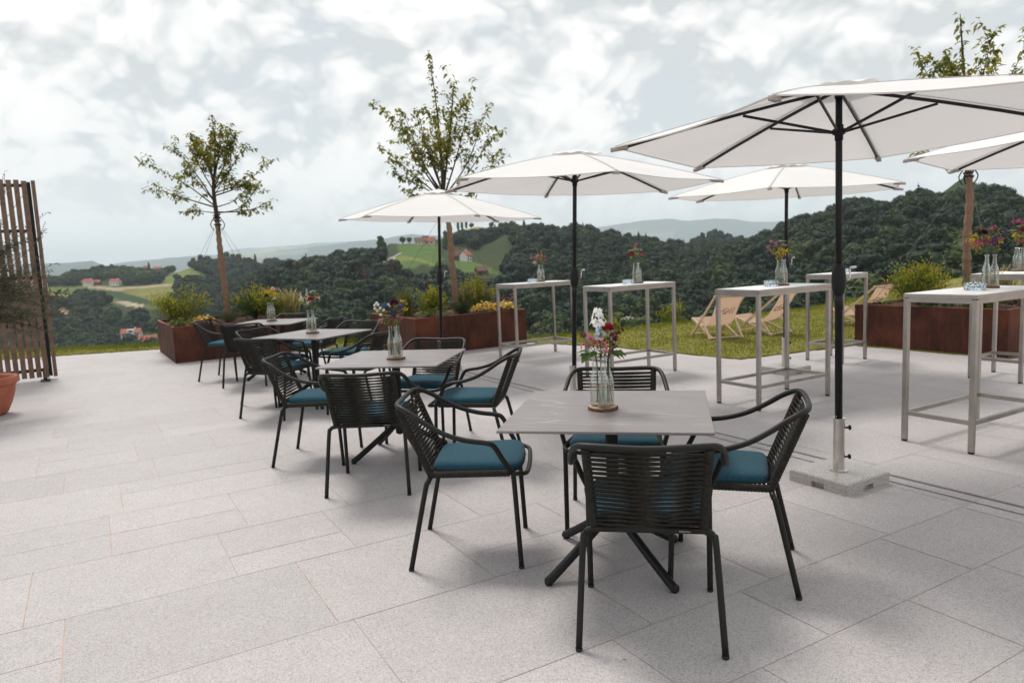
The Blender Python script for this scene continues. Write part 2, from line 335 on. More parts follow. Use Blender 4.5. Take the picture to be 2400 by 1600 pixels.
# ================================================================ terrain
FP = 1694.55; H0, HS = 654., -.0443
EDGE_P = [-1600, 100, 370, 800, 1260, 1620, 1900, 2100, 2400, 4000]; EDGE_D = [15, 14.7, 14.6, 13.9, 13.1, 14.8, 16.5, 18.6, 21, 24]
LEFT = [(30, -7), (60, -18), (100, -30), (180, -46), (300, -55), (520, -54), (600, -50), (650, -40), (700, -27.5), (780, -20.5), (860, -11)]
NR = [(30, -7), (60, -18)]; RR = [(30, -6), (60, -13)]
COL = {-1600: LEFT + [(980, -20), (1150, -30)], 0: LEFT + [(980, -15), (1150, -28)], 120: LEFT + [(980, -9), (1150, -24)], 200: LEFT + [(980, 0), (1150, -18)],
 265: LEFT + [(980, 6), (1150, -14)], 330: LEFT + [(980, 3), (1150, -16)], 400: LEFT + [(980, -2), (1150, -18)],
 470: LEFT[:6] + [(620, -46), (690, -30), (760, -15), (860, -2), (950, 6), (1100, -10)],
 545: NR + [(100, -29), (180, -42), (300, -46), (420, -38), (520, -30), (640, -30), (800, -8), (950, 9), (1100, -10)],
 600: NR + [(100, -28), (180, -40), (260, -42), (400, -28), (500, -10), (580, -18), (760, -8), (900, 7), (1050, -10)],
 650: NR + [(100, -27), (180, -38), (260, -38), (400, -23), (490, -6), (580, -16), (760, -8), (900, 6.5), (1050, -10)],
 700: NR + [(100, -27), (160, -36), (220, -36), (350, -20), (480, -3), (560, -14), (900, -8)],
 800: NR + [(100, -27), (150, -34), (200, -34), (300, -22), (400, -7), (470, 0), (560, -12), (900, -20)],
 880: NR + [(100, -26), (150, -33), (200, -32), (300, -22), (400, -9), (470, 2), (560, 2), (700, -4), (900, -14)],
 925: NR + [(100, -26), (150, -32), (200, -31), (300, -22), (400, -12), (470, -3), (500, 1.5), (620, 17), (700, 14), (900, 0)],
 1030: NR + [(100, -25), (150, -30), (200, -29), (300, -22), (400, -12), (480, -1), (560, 8), (640, 16), (720, 20), (800, 24), (900, 10)],
 1130: NR + [(100, -25), (150, -30), (200, -29), (300, -21), (400, -11), (440, -7), (510, -.5), (600, 4), (680, 15), (740, 25), (800, 36), (870, 34), (1000, 10)],
 1200: NR + [(100, -24), (150, -29), (220, -27), (300, -20), (400, -10), (520, 4), (620, 20), (700, 22), (800, 28), (900, 12)],
 1250: NR + [(120, -26), (200, -28), (300, -19), (400, -9), (520, 6), (620, 20), (700, 10), (900, -10)],
 1400: NR + [(120, -26), (200, -28), (300, -21), (400, -10), (520, 4), (620, 15), (720, 4), (900, -20)],
 1500: NR + [(120, -25), (200, -28), (300, -22), (400, -14), (520, -3), (640, 7), (740, -4), (900, -20)],
 1600: RR + [(120, -24), (200, -28), (300, -24), (400, -17), (520, -9), (660, -1), (760, -12), (1000, -20)],
 1630: RR + [(120, -24), (200, -28), (300, -24), (400, -17), (520, -9), (655, -2), (760, -12), (900, -8), (1000, 8), (1100, -10)],
 1670: RR + [(120, -23), (200, -27), (300, -23), (400, -16), (520, -9), (650, -3), (760, -14), (900, 0), (1000, 20), (1100, 0)],
 1740: RR + [(110, -22), (200, -25), (300, -17), (400, -9), (500, -4), (600, -9), (760, -14), (900, -6), (1000, 8), (1100, -10)],
 1800: RR + [(100, -20), (180, -24), (260, -18), (360, -8), (480, 1), (560, -8), (1000, -14)],
 1850: RR + [(100, -20), (180, -22), (260, -15), (360, -5), (480, 7), (560, -4), (1000, -20)],
 1920: RR + [(100, -19), (180, -20), (260, -11), (360, 1), (480, 11.5), (560, 2), (1000, -20)],
 2000: RR + [(100, -18), (180, -18), (260, -8), (360, 6), (470, 20), (560, 10), (1000, -20)],
 2090: RR + [(100, -17), (180, -15), (260, -4), (350, 7), (450, 14.5), (560, 8), (1000, -20)],
 2180: RR + [(100, -16), (180, -13), (260, 0), (350, 14), (430, 23.5), (560, 8), (1000, -20)],
 2260: RR + [(100, -16), (180, -12), (260, 3), (350, 21), (420, 36), (540, 10), (1000, -20)],
 2400: RR + [(100, -15), (180, -10), (260, 1), (340, 7), (400, 8), (520, 0), (1000, -20)],
 2700: RR + [(100, -14), (180, -8), (300, -1), (380, -2), (500, -5), (1000, -20)], 4000: RR + [(100, -14), (400, -10), (1000, -20)]}
FAR = [(3400, 600, [-1600, 60, 235, 262, 330, 4000], [70, 70, 72, 40, -60, -70]),
       (4600, 900, [-1600, 250, 290, 383, 430, 480, 590, 700, 833, 916, 976, 1010, 1100, 1300, 4000], [-60, 30, 78, 88, 90, 101, 92, 112, 146, 153, 181, 168, 150, 20, -70]),
       (6000, 900, [-1600, 1200, 1380, 1444, 1535, 1579, 1619, 1683, 1716, 1767, 1831, 1900, 2100, 4000], [-70, 60, 190, 217, 244, 250, 221, 237, 229, 197, 192, 180, 60, 0]),
       (7600, 900, [-1600, 480, 560, 654, 750, 860, 980, 4000], [-60, 120, 200, 219, 229, 236, 240, -60])]
FAR = [(dk * 1.9, wd * 1.9, ps, [h * 1.9 for h in hs]) for dk, wd, ps, hs in FAR]   # the mountains stand twice as far again
DST = np.concatenate([np.arange(11, 24, 1.), np.arange(24, 60, 4.), np.arange(60, 400, 10.), np.arange(400, 1120, 8.), np.arange(1120, 2400, 80.), np.arange(2400, 17200, 250.)])
_keys = sorted(COL)
_tab = np.array([np.interp(DST, [d for d, z in COL[k]] + [1600, 2400], [z for d, z in COL[k]] + [-70, -80]) for k in _keys])
_ker = np.ones(5) / 5
_m = DST > 110
for i in range(len(_tab)):
    q = np.convolve(np.pad(_tab[i], 2, 'edge'), _ker, 'valid'); _tab[i][_m] = q[_m]
def wob(x, y, s, seed):
    g = np.random.RandomState(seed); z = np.zeros_like(x)
    for k in range(5):
        a = g.uniform(0, 2 * PI); f = (1.9 ** k) / s; z += np.sin((x * math.cos(a) + y * math.sin(a)) * f * 2 * PI + g.uniform(0, 6)) / 1.7 ** k
    return z
def ground(px, d):
    """height of the land at bearing px (2400-wide frame) and depth d; arrays"""
    px = np.asarray(px, float); d = np.asarray(d, float)
    ip = np.interp(px, _keys, np.arange(len(_keys))); i0 = np.clip(ip.astype(int), 0, len(_keys) - 2); fr = ip - i0; fr = fr * fr * (3 - 2 * fr) * .5 + fr * .5
    idd = np.interp(d, DST, np.arange(len(DST))); j0 = np.clip(idd.astype(int), 0, len(DST) - 2); fd = idd - j0
    z = ((_tab[i0, j0] * (1 - fd) + _tab[i0, j0 + 1] * fd) * (1 - fr) + (_tab[i0 + 1, j0] * (1 - fd) + _tab[i0 + 1, j0 + 1] * fd) * fr)
    e = np.interp(px, EDGE_P, EDGE_D)
    z = np.where(d < e + 14, np.interp(d - e, [-.6, 0, 1, 4, 14], [-.25, -.3, -.7, -2.3, -6.2]), np.minimum(z, -6.2 + (d - e - 14) * .25))
    x = (px - 1200) / FP * d
    z = z + np.where(d > 60, np.clip((d - 60) / 200, 0, 1) * wob(x, d, 160, 3) * .8, 0)
    for dk, wd, ps, hs in FAR:
        hgt = np.interp(px, ps, hs) + wob(px, px * 0, 160, int(dk)) * dk * .0006 + 70
        sh = np.clip(1 - np.abs(d - dk) / wd, 0, 1); bump = hgt * (sh ** 1.1) * (1 + .05 * wob(x, d, 1700, 5) * (1 - sh))
        z = np.maximum(z, np.where(d > 2000, -70 + bump, -999))
    return z
def proj_y(px, d, z): return H0 + HS * px - (z - 1.494) / d * FP
def poly(pts, o, k): return [(o[0] + x * k, o[1] + y * k) for x, y in pts]
A_, B_, D_ = ((90, 560), .17857), ((440, 540), .2381), ((900, 490), .2126)
FIELDS = [  # outline, colour, nearest and farthest depth
 (poly([(-300, 640), (330, 620), (620, 610), (900, 605), (1250, 615), (1860, 575), (1860, 720), (1760, 910), (1400, 895), (1040, 850), (830, 800), (560, 760), (440, 860), (-300, 740)], *A_), (.105, .125, .035), 600, 930),
 (poly([(-300, 660), (250, 690), (480, 770), (440, 860), (-300, 780)], *A_), (.20, .175, .05), 600, 930),
 (poly([(540, 645), (800, 660), (1080, 680), (1750, 860), (1760, 920), (1140, 805)], *A_), (.03, .055, .022), 600, 930),
 (poly([(1100, 672), (1250, 640), (1860, 596), (1860, 720), (1760, 850), (1500, 790)], *A_), (.165, .165, .045), 600, 930),
 (poly([(620, 622), (900, 615), (1080, 636), (1250, 626), (1850, 580), (1850, 600), (1260, 648), (1100, 678), (900, 652)], *A_), (.34, .26, .175), 600, 930),
 (poly([(1040, 815), (1150, 805), (1400, 860), (1400, 895), (1180, 875)], *A_), (.36, .30, .22), 600, 930),
 (poly([(1690, 580), (1700, 510), (2000, 372), (2060, 360), (2184, 430), (2350, 560), (1860, 590)], *A_), (.14, .17, .04), 700, 1000),
 (poly([(200, 383), (400, 370), (660, 376), (690, 560), (600, 606), (480, 592), (380, 650), (200, 660), (60, 606), (110, 540), (230, 480)], *D_), (.075, .125, .03), 460, 720),
 (poly([(80, 580), (240, 500), (600, 592), (590, 622), (400, 565), (250, 570), (200, 640), (90, 610)], *D_), (.15, .18, .04), 460, 720),
 (poly([(100, 545), (225, 480), (250, 490), (130, 560), (95, 610), (60, 610), (55, 570)], *D_), (.36, .33, .30), 460, 720),
 (poly([(780, 560), (1000, 575), (1130, 612), (1300, 690), (1280, 720), (1100, 684), (880, 690), (810, 640)], *D_), (.085, .13, .032), 400, 620),
 (poly([(760, 270), (900, 214), (1100, 198), (1280, 212), (1380, 240), (1100, 262), (880, 292)], *D_), (.30, .225, .085), 660, 960),
 (poly([(690, 660), (850, 575), (1010, 522), (985, 565), (800, 625), (740, 690)], *B_), (.075, .10, .028), 240, 460),
 (poly([(1080, 1300), (1560, 1230), (1620, 1440), (1040, 1440)], *A_), (.08, .10, .03), 430, 640),
 (poly([(715, 300), (800, 290), (900, 330), (800, 375), (720, 360)], *B_), (.17, .17, .05), 760, 1000),
 (poly([(300, 900), (410, 890), (420, 1020), (320, 1030)], *A_), (.36, .26, .18), 540, 700)]
def inpoly(px, py, P):
    r = np.zeros(px.shape, bool); n = len(P)
    for i in range(n):
        (x0, y0), (x1, y1) = P[i], P[(i + 1) % n]
        if y0 == y1: continue
        c = ((y0 > py) != (y1 > py)) & (px < (x1 - x0) * (py - y0) / (y1 - y0) + x0); r ^= c
    return r
PX = np.arange(-1600, 4001, 7.)
gpx, gd = np.meshgrid(PX, DST, indexing='ij'); gz = ground(gpx, gd)
gx = (gpx - 1200) / FP * gd; gy = proj_y(gpx, gd, gz)
col = np.empty(gpx.shape + (4,), np.float32); col[:] = (.035, .05, .018, 1)
nz = wob(gx, gd, 300, 9); far = gd > 2000
col[far, :3] = np.array([.028, .045, .036]) * (1 + .25 * np.clip(nz[far], -1, 1))[:, None]  # far land coloured darker and bluer, some of the haze put into its colour
pat = (wob(gx, gd, 2600, 21) > 1.25) & far; col[pat, :3] = (.20, .20, .11)
isf = np.zeros(gpx.shape, bool)
for P, cc, d0, d1 in FIELDS:
    m_ = inpoly(gpx, gy, P) & (gd > d0) & (gd < d1); col[m_, :3] = cc; isf |= m_
n0, n1 = gpx.shape
me = bpy.data.meshes.new('hills')
idx = np.arange(n0 * n1).reshape(n0, n1); q = np.stack([idx[:-1, :-1], idx[1:, :-1], idx[1:, 1:], idx[:-1, 1:]], -1).reshape(-1, 4)
me.vertices.add(n0 * n1); me.vertices.foreach_set('co', np.stack([gx, gd, gz], -1).astype(np.float32).ravel())
me.loops.add(q.size); me.loops.foreach_set('vertex_index', q.ravel().astype(np.int32)); me.polygons.add(len(q)); me.polygons.foreach_set('loop_start', np.arange(0, q.size, 4, dtype=np.int32)); me.update(calc_edges=True)
me.polygons.foreach_set('use_smooth', [True] * len(me.polygons))
me.color_attributes.new('land', 'FLOAT_COLOR', 'POINT').data.foreach_set('color', col.ravel())
M_land = bpy.data.materials.new('fields and hillside'); M_land.use_nodes = True; t = M_land.node_tree; b = t.nodes['Principled BSDF']
at = nd(t, 'ShaderNodeAttribute', attribute_name='land'); co = t.nodes.new('ShaderNodeTexCoord').outputs['Object']
wv = nd(t, 'ShaderNodeTexWave'); wv.inputs['Scale'].default_value = .12; wv.inputs['Distortion'].default_value = .6; wv.inputs['Detail'].default_value = 1
mp = nd(t, 'ShaderNodeMapping'); mp.inputs['Rotation'].default_value = (0, 0, R(62)); t.links.new(co, mp.inputs[0]); t.links.new(mp.outputs[0], wv.inputs[0])
k = mth(t, 'MULTIPLY', mth(t, 'MULTIPLY_ADD', wv.outputs['Fac'], .35, .78), mth(t, 'MULTIPLY_ADD', noise(t, co, .045, 5, .65), .9, .55))
hs = nd(t, 'ShaderNodeHueSaturation'); t.links.new(at.outputs['Color'], hs.inputs['Color']); t.links.new(k, hs.inputs['Value']); t.links.new(hs.outputs[0], b.inputs['Base Color'])
b.inputs['Roughness'].default_value = .95; b.inputs['Specular IOR Level'].default_value = .1
me.materials.append(M_land); o = bpy.data.objects.new('hills', me); C.objects.link(o); struct(o)
struct(MB().box((0, -94, -.45), (500, 212, .2)).build('ground', mat('bare earth', (.20, .16, .12), .95), smooth=False))

# ---- forest: one mass of crowns (instances on points)
cc = bpy.data.collections.new('forest crowns')
M_fol = bpy.data.materials.new('forest foliage'); M_fol.use_nodes = True; t = M_fol.node_tree; b = t.nodes['Principled BSDF']
at = nd(t, 'ShaderNodeAttribute', attribute_name='tint', attribute_type='INSTANCER'); co = t.nodes.new('ShaderNodeTexCoord').outputs['Object']
rp = nd(t, 'ShaderNodeValToRGB'); e = rp.color_ramp.elements
for p_, c_ in ((.0, (.007, .019, .011)), (.35, (.012, .027, .012)), (.7, (.024, .042, .014)), (.93, (.052, .070, .018)), (.965, (.060, .034, .026))):
    if p_ == 0: q_ = e[0]
    elif p_ == .965: q_ = e[-1]; q_.position = p_
    else: q_ = e.new(p_)
    q_.color = (*c_, 1)
t.links.new(at.outputs['Fac'], rp.inputs[0])
hs = nd(t, 'ShaderNodeHueSaturation'); t.links.new(rp.outputs[0], hs.inputs['Color']); t.links.new(mth(t, 'MULTIPLY_ADD', noise(t, co, 3.2, 3, .6), 1.5, .3), hs.inputs['Value'])
t.links.new(hs.outputs[0], b.inputs['Base Color']); b.inputs['Roughness'].default_value = .7; b.inputs['Specular IOR Level'].default_value = .2
def leafy(lumps, nq, size, seed, conif=False):
    g = np.random.RandomState(seed); m = MB(); rg = random.Random(seed)
    for c_, r_ in lumps: m.blob(c_, r_ * .86, .16, 2, rg, (1, 1, .9))
    for c_, r_ in lumps:
        for _ in range(int(nq * r_ * r_ / sum(r * r for _, r in lumps))):
            v = g.normal(size=3); v /= np.linalg.norm(v)
            p = np.array(c_) + v * r_ * g.uniform(.82, 1.1) * np.array((1, 1, .92)); n_ = v + g.normal(size=3) * .55
            if conif: n_[2] -= .6
            n_ = Vector(n_).normalized(); u = n_.orthogonal().normalized(); u = Matrix.Rotation(g.uniform(0, 6.3), 3, n_) @ u; w = n_.cross(u); s = size * g.uniform(.6, 1.3)
            p = Vector(p); m.add([p - u * s - w * s * .4, p + u * s * .2 - w * s * .6, p + u * s + w * s * .3, p - u * s * .1 + w * s * .7], [(0, 1, 2, 3)])
    return m
def crown_lumps(seed, n=10, tall=1.):
    g = np.random.RandomState(seed); L = [((0, 0, 0), .66)]
    for i in range(n):
        a = 2 * PI * i / n + g.uniform(-.4, .4); e_ = g.uniform(-.35, 1.25); rr = g.uniform(.45, .62)
        L.append(((rr * math.cos(a) * math.cos(e_), rr * math.sin(a) * math.cos(e_), rr * math.sin(e_) * 1.15 * tall), g.uniform(.30, .47)))
    return L
def conifer_lumps(n=11, w=.42, top=2.0):
    return [((.05 * math.sin(i * 2.4), .05 * math.cos(i * 2.4), -.9 + (top + .9) * i / (n - 1)), w * (1 - i / (n - 1)) ** .8 + .05) for i in range(n)]
for i in range(6):
    m = leafy(crown_lumps(40 + i, 9 + i % 3, .9 + .12 * (i % 3)), 950, .085, 60 + i); me = bpy.data.meshes.new('crown_%s' % 'abcdef'[i]); me.from_pydata(m.v, [], m.f); me.materials.append(M_fol)
    cc.objects.link(bpy.data.objects.new(me.name, me))
for i in range(2):
    m = leafy(conifer_lumps(12, .50 - .06 * i), 800, .075, 90 + i, True); me = bpy.data.meshes.new('crown_%s' % 'yz'[i]); me.from_pydata(m.v, [], m.f); me.materials.append(M_fol)
    cc.objects.link(bpy.data.objects.new(me.name, me))
g = np.random.RandomState(11)
cand = []
for d in np.arange(106, 1000, 7.4):
    w = 3300 / FP * d; n = int(w / 7.6); px_ = g.uniform(-450, 2850, n); dd = d + g.uniform(-4, 4, n); cand.append(np.stack([px_, dd], 1))
cand = np.concatenate(cand); px_, dd = cand.T; z = ground(px_, dd); yy = proj_y(px_, dd, z)
ok = np.ones(len(px_), bool)
for P, c_, d0, d1 in FIELDS: ok &= ~(inpoly(px_, yy, P) & (dd > d0 - 20) & (dd < d1 + 20))
for a, b_, c_, d_ in ((985, 1032, 610, 660), (1060, 1120, 480, 540), (40, 120, 840, 900), (205, 300, 840, 895), (1742, 1770, 940, 1020)): ok &= ~((px_ > a) & (px_ < b_) & (dd > c_) & (dd < d_))
ok &= ~((dd > 700) & (px_ > 720) & (px_ < 1060)) & ~((px_ > 1050) & (px_ < 1190) & (dd > 720)) & ~((dd > 520) & (px_ > 880) & (px_ < 1060) & (yy < 600))
cleft = (px_ < 560) & (dd > 180) & (dd < 430); ok &= ~(cleft & (g.uniform(0, 1, len(dd)) < .25))
px_, dd, z = px_[ok], dd[ok], z[ok]
# crowns that would stand up over the open fields or over the ridge line are left out
SKY_ = [(640, [-450, 90, 120, 145, 165, 190, 215, 260, 300, 340, 400, 440, 470, 500, 560, 600, 626, 654, 678, 726, 778, 876, 915, 935, 1030, 1058, 1075, 1120, 1178, 1200, 1215, 3000], [690, 690, 700, 722, 722, 700, 690, 700, 712, 722, 722, 700, 672, 655, 642, 634, 626, 614, 609, 595, 583, 577, 580, 614, 619, 614, 622, 634, 648, 610, 500, 400], 430),
        (700, [-450, 40, 90, 190, 300, 400, 440, 470, 3000], [690, 690, 692, 700, 712, 722, 700, 600, 300], 520)]
ytop = proj_y(px_, dd, z + 10.5); ok = np.ones(len(px_), bool)
for dm_, xs_, ys_, _ in SKY_: ok &= ~((dd < dm_) & (ytop < np.interp(px_, xs_, ys_)))
px_, dd, z = px_[ok], dd[ok], z[ok]
# hidden behind nearer land and crowns: leave out
order = np.argsort(dd); px_, dd, z = px_[order], dd[order], z[order]
hor = np.full(700, -9.); keep = np.zeros(len(px_), bool); bins = np.clip(((px_ + 700) / 6).astype(int), 0, 699)
for bi in range(700): hor[bi] = -1.494 / np.interp(bi * 6 - 700, EDGE_P, EDGE_D) - .004
pend = []
for i in range(len(px_)):
    rad = max(1, int(2.5 / dd[i] * FP / 6)); b0 = bins[i]
    top = (z[i] + 12 - 1.494) / dd[i]
    keep[i] = top > hor[b0] - 7. / dd[i]
    pend.append((dd[i] + 14, b0, rad, (z[i] + 7 - 1.494) / dd[i]))
    while pend and pend[0][0] < dd[i]:
        _, b1, r1, h1 = pend.pop(0); sl_ = slice(max(0, b1 - r1), b1 + r1 + 1); hor[sl_] = np.maximum(hor[sl_], h1)
px_, dd, z = px_[keep], dd[keep], z[keep]; n = len(px_)
kind = g.randint(0, 6, n); con = g.uniform(0, 1, n) < np.interp(px_, [0, 700, 1000, 1150, 1600, 1750, 2400], [.04, .04, .07, .13, .10, .015, .01]); kind[con] = 6 + g.randint(0, 2, con.sum())
scl = g.uniform(3.3, 6.9, n) * np.where(px_ > 1750, 1.06, 1.0); tint = np.clip(.40 + .20 * wob(px_ * .3, dd * .6, 60, 4) * .7 + g.normal(0, .22, n), 0, .93)
tint[con] = g.uniform(0, .35, con.sum()); scl[con] *= .72
tint[(px_ < 430) & (dd > 880)] = np.clip(tint[(px_ < 430) & (dd > 880)] + .25, 0, .92)
ygr = proj_y(px_, dd, z + 6); red = ((px_ > 858) & (px_ < 985) & (ygr > 632) & (ygr < 672) & (g.uniform(0, 1, n) < .5)) | ((px_ > 2150) & (px_ < 2210) & (ygr > 575) & (ygr < 615) & (g.uniform(0, 1, n) < .4)); tint[red] = 1.; kind[red] = 6; scl[red] *= .7
P3 = np.stack([(px_ - 1200) / FP * dd, dd, z + scl * np.where(kind > 5, .75, .72)], 1)
me = bpy.data.meshes.new('forest'); me.from_pydata(P3.tolist(), [], [])
for nm, typ, arr in (('scl', 'FLOAT', scl), ('rot', 'FLOAT', g.uniform(0, 6.28, n)), ('pick', 'INT', kind), ('tint', 'FLOAT', tint)):
    me.attributes.new(nm, typ, 'POINT').data.foreach_set('value', arr.astype(np.int32 if typ == 'INT' else np.float32))
fo = bpy.data.objects.new('forest', me); C.objects.link(fo); fo['kind'] = 'stuff'; fo['label'] = 'dark green mixed forest covering the hills and valley behind the terrace'; fo['category'] = 'forest'
ng = bpy.data.node_groups.new('forest scatter', 'GeometryNodeTree'); ng.interface.new_socket('Geometry', in_out='INPUT', socket_type='NodeSocketGeometry'); ng.interface.new_socket('Geometry', in_out='OUTPUT', socket_type='NodeSocketGeometry')
gi = ng.nodes.new('NodeGroupInput'); go = ng.nodes.new('NodeGroupOutput'); ip_ = ng.nodes.new('GeometryNodeInstanceOnPoints'); mtp = ng.nodes.new('GeometryNodeMeshToPoints')
ci = ng.nodes.new('GeometryNodeCollectionInfo'); ci.inputs['Collection'].default_value = cc; ci.inputs['Separate Children'].default_value = True; ci.inputs['Reset Children'].default_value = True
def na(nm, typ): a = ng.nodes.new('GeometryNodeInputNamedAttribute'); a.data_type = typ; a.inputs['Name'].default_value = nm; return a.outputs['Attribute']
ng.links.new(gi.outputs[0], mtp.inputs['Mesh']); ng.links.new(mtp.outputs[0], ip_.inputs['Points']); ng.links.new(ci.outputs[0], ip_.inputs['Instance']); ip_.inputs['Pick Instance'].default_value = True
ng.links.new(na('pick', 'INT'), ip_.inputs['Instance Index']); cx = ng.nodes.new('ShaderNodeCombineXYZ'); ng.links.new(na('rot', 'FLOAT'), cx.inputs[2])
e2r = ng.nodes.new('FunctionNodeEulerToRotation'); ng.links.new(cx.outputs[0], e2r.inputs[0]); ng.links.new(e2r.outputs[0], ip_.inputs['Rotation'])
ng.links.new(na('scl', 'FLOAT'), ip_.inputs['Scale']); ng.links.new(ip_.outputs[0], go.inputs[0])
md = fo.modifiers.new('scatter', 'NODES'); md.node_group = ng
print('forest crowns', n)

# ================================================================ paving
UX, UY = Vector((math.cos(R(30)), math.sin(R(30)))), Vector((-math.sin(R(30)), math.cos(R(30))))
def uv(p): return (p[0] * UX.x + p[1] * UX.y, p[0] * UY.x + p[1] * UY.y)
EDGE_PAVE = [(-60, -20), (-60, 5), (-14.5, 11.6), (-8.74, 13.57), (-6.8, 14.0), (-5.4, 14.3), (-3.84, 12.80), (-2.4, 12.80), (-.6, 13.1), (.33, 12.40), (1.63, 11.24), (3.015, 9.484), (4.93, 10.30), (6.0, 8.60), (9.5, 10.6), (16, 12), (30, 14), (40, -20)]
LAWN = [(-60, 5.03), (-14.5, 11.63), (-8.74, 13.6), (-6.8, 14.03), (-5.4, 14.33), (-3.84, 12.83), (-2.4, 12.83), (-.6, 13.05), (.33, 12.43), (1.63, 11.27), (3.015, 9.52), (4.93, 10.34), (6.0, 8.66), (9.5, 10.6), (16, 12), (30, 14),
        (30, 30), (16, 26), (11.5, 21.5), (8.9, 18.6), (6.85, 16.5), (3.7, 14.75), (1.1, 13.35), (.47, 13.1), (-1.2, 13.75), (-3.2, 13.95), (-5.4, 14.7), (-7.2, 14.75), (-9.5, 14.72), (-14.5, 14.2), (-60, 12)]
rg = random.Random(5); cells = []
v0 = -14.0; hs_ = [.55, .75, .62, .45, .68]
while v0 < 22:
    hh = rg.choice(hs_); u0 = -16 + rg.uniform(0, 1)
    while u0 < 22:
        ll = rg.choice([.6, .75, .88, 1.0, .7])
        if hh > .6 and rg.random() < .4:   # two half courses side by side
            k = rg.choice([.4, .5, .6]); cells += [(u0, u0 + ll, v0, v0 + hh * k), (u0, u0 + ll, v0 + hh * k, v0 + hh)]
        else: cells.append((u0, u0 + ll, v0, v0 + hh))
        u0 += ll
    v0 += hh
bm = bmesh.new(); lay = bm.loops.layers.float_color.new('shade')
DR0, DRT = Vector((2.327 + .02, 4.43)), Vector((.515, -.857)).normalized(); DRN = Vector((.857, .515)).normalized()   # slot drain line
for (a, b_, c_, d_) in cells:
    cu, cv = (a + b_) / 2, (c_ + d_) / 2; x, y = UX * cu + UY * cv
    if y < -2.5 or y > 15.5 or abs(x) > 14: continue
    cs_ = [UX * p + UY * q_ for p in (a, b_) for q_ in (c_, d_)]; ca = np.array([p.x for p in cs_]); cb_ = np.array([p.y for p in cs_])
    ie = inpoly(ca, cb_, EDGE_PAVE)
    if not ie.any(): continue
    if not ie.all():        # trimmed at the edge of the terrace
        s_ = rg.random()
        for i in range(14):
            for j in range(10):
                q4 = [(a + (b_ - a) * (i + e1) / 14, c_ + (d_ - c_) * (j + e2) / 10) for e1, e2 in ((0, 0), (1, 0), (1, 1), (0, 1))]; pc = UX * (q4[0][0] + q4[2][0]) / 2 + UY * (q4[0][1] + q4[2][1]) / 2
                if inpoly(np.array([pc.x]), np.array([pc.y]), EDGE_PAVE)[0]:
                    f = bm.faces.new([bm.verts.new((*(UX * p + UY * q_), 0)) for p, q_ in q4])
                    for l in f.loops: l[lay] = (s_, .5, 0, 1)
        continue
    gp = rg.choice([.0025, .003, .0045, .006]); gv = rg.choice([.002, .003, .004])
    f = bm.faces.new([bm.verts.new((*(UX * p + UY * q_), 0)) for p, q_ in ((a + gp / 2, c_ + gv / 2), (b_ - gp / 2, c_ + gv / 2), (b_ - gp / 2, d_ - gv / 2), (a + gp / 2, d_ - gv / 2))])
    s_ = rg.random()
    for l in f.loops: l[lay] = (s_, rg.random(), 0, 1)
me = bpy.data.meshes.new('paving'); bm.to_mesh(me); bm.free(); me.materials.append(M_pave)
struct(bpy.data.objects.new('paving', me)); C.objects.link(bpy.data.objects['paving'])
struct(MB().add([(x, y, -.0018) for x, y in EDGE_PAVE], [tuple(range(len(EDGE_PAVE) - 1, -1, -1))]).build('paving_joints', M_joint, smooth=False))
dm = MB()
for off, w in ((-.065, .0045), (.048, .0045), (.064, .003)):
    p0, p1 = DR0 - DRT * 6.3 + DRN * off, DR0 + DRT * 5.5 + DRN * off
    dm.add([(*(p0 - DRN * w), .004), (*(p1 - DRN * w), .004), (*(p1 + DRN * w), .004), (*(p0 + DRN * w), .004)], [(0, 1, 2, 3)])
tag(dm.build('slot_drain', M_slot, smooth=False), 'long narrow dark slot drain running across the pale stone paving', 'drain')
# ================================================================ lawn
M_lawn = mat('lawn turf', (.15, .145, .012), .95, var=(2.2, (.24, .20, .025), .38, .68, 7), bump=(55, 1, 5, .03))
lm_ = MB().add([(x, y, .014) for x, y in LAWN] + [(x, y, -.4) for x, y in LAWN], [tuple(range(len(LAWN) - 1, -1, -1))] + [(i, (i + 1) % len(LAWN), (i + 1) % len(LAWN) + len(LAWN), i + len(LAWN)) for i in range(len(LAWN))])
struct(lm_.build('lawn', M_lawn, smooth=False))
g = np.random.RandomState(3)
NB = 330000; bx = g.uniform(-13.5, 13, NB); by = g.uniform(9.5, 21, NB); kp = inpoly(bx, by, LAWN) & (np.abs(bx) < by * .78) & (g.uniform(0, 1, NB) < np.clip(14 / by, 0, 1)); bx, by = bx[kp], by[kp]; NB = len(bx)
clump = np.clip(.8 + .14 * wob(bx, by, 1.4, 8), .5, 1.2)
inside = inpoly(bx, by + .45, LAWN); hgt = np.where(inside, g.uniform(.018, .042, NB) * clump, g.uniform(.04, .12, NB) * np.where(bx < -3, 1.0, .8))
an = g.uniform(0, 2 * PI, NB); ln = g.uniform(.1, .6, NB) * hgt; wd_ = g.uniform(.004, .008, NB)
b0 = np.stack([bx + np.cos(an) * wd_, by + np.sin(an) * wd_, np.full(NB, .012)], 1); b1 = np.stack([bx - np.cos(an) * wd_, by - np.sin(an) * wd_, np.full(NB, .012)], 1)
ar = an + g.uniform(.6, 2.4, NB); tp = np.stack([bx + np.cos(ar) * ln, by + np.sin(ar) * ln, .012 + hgt], 1)
vv = np.stack([b0, b1, tp], 1).reshape(-1, 3).astype(np.float32)
me = bpy.data.meshes.new('lawn_grass'); me.vertices.add(len(vv)); me.vertices.foreach_set('co', vv.ravel()); me.loops.add(len(vv)); me.loops.foreach_set('vertex_index', np.arange(len(vv), dtype=np.int32)); me.polygons.add(NB); me.polygons.foreach_set('loop_start', np.arange(0, len(vv), 3, dtype=np.int32)); me.update(calc_edges=True)
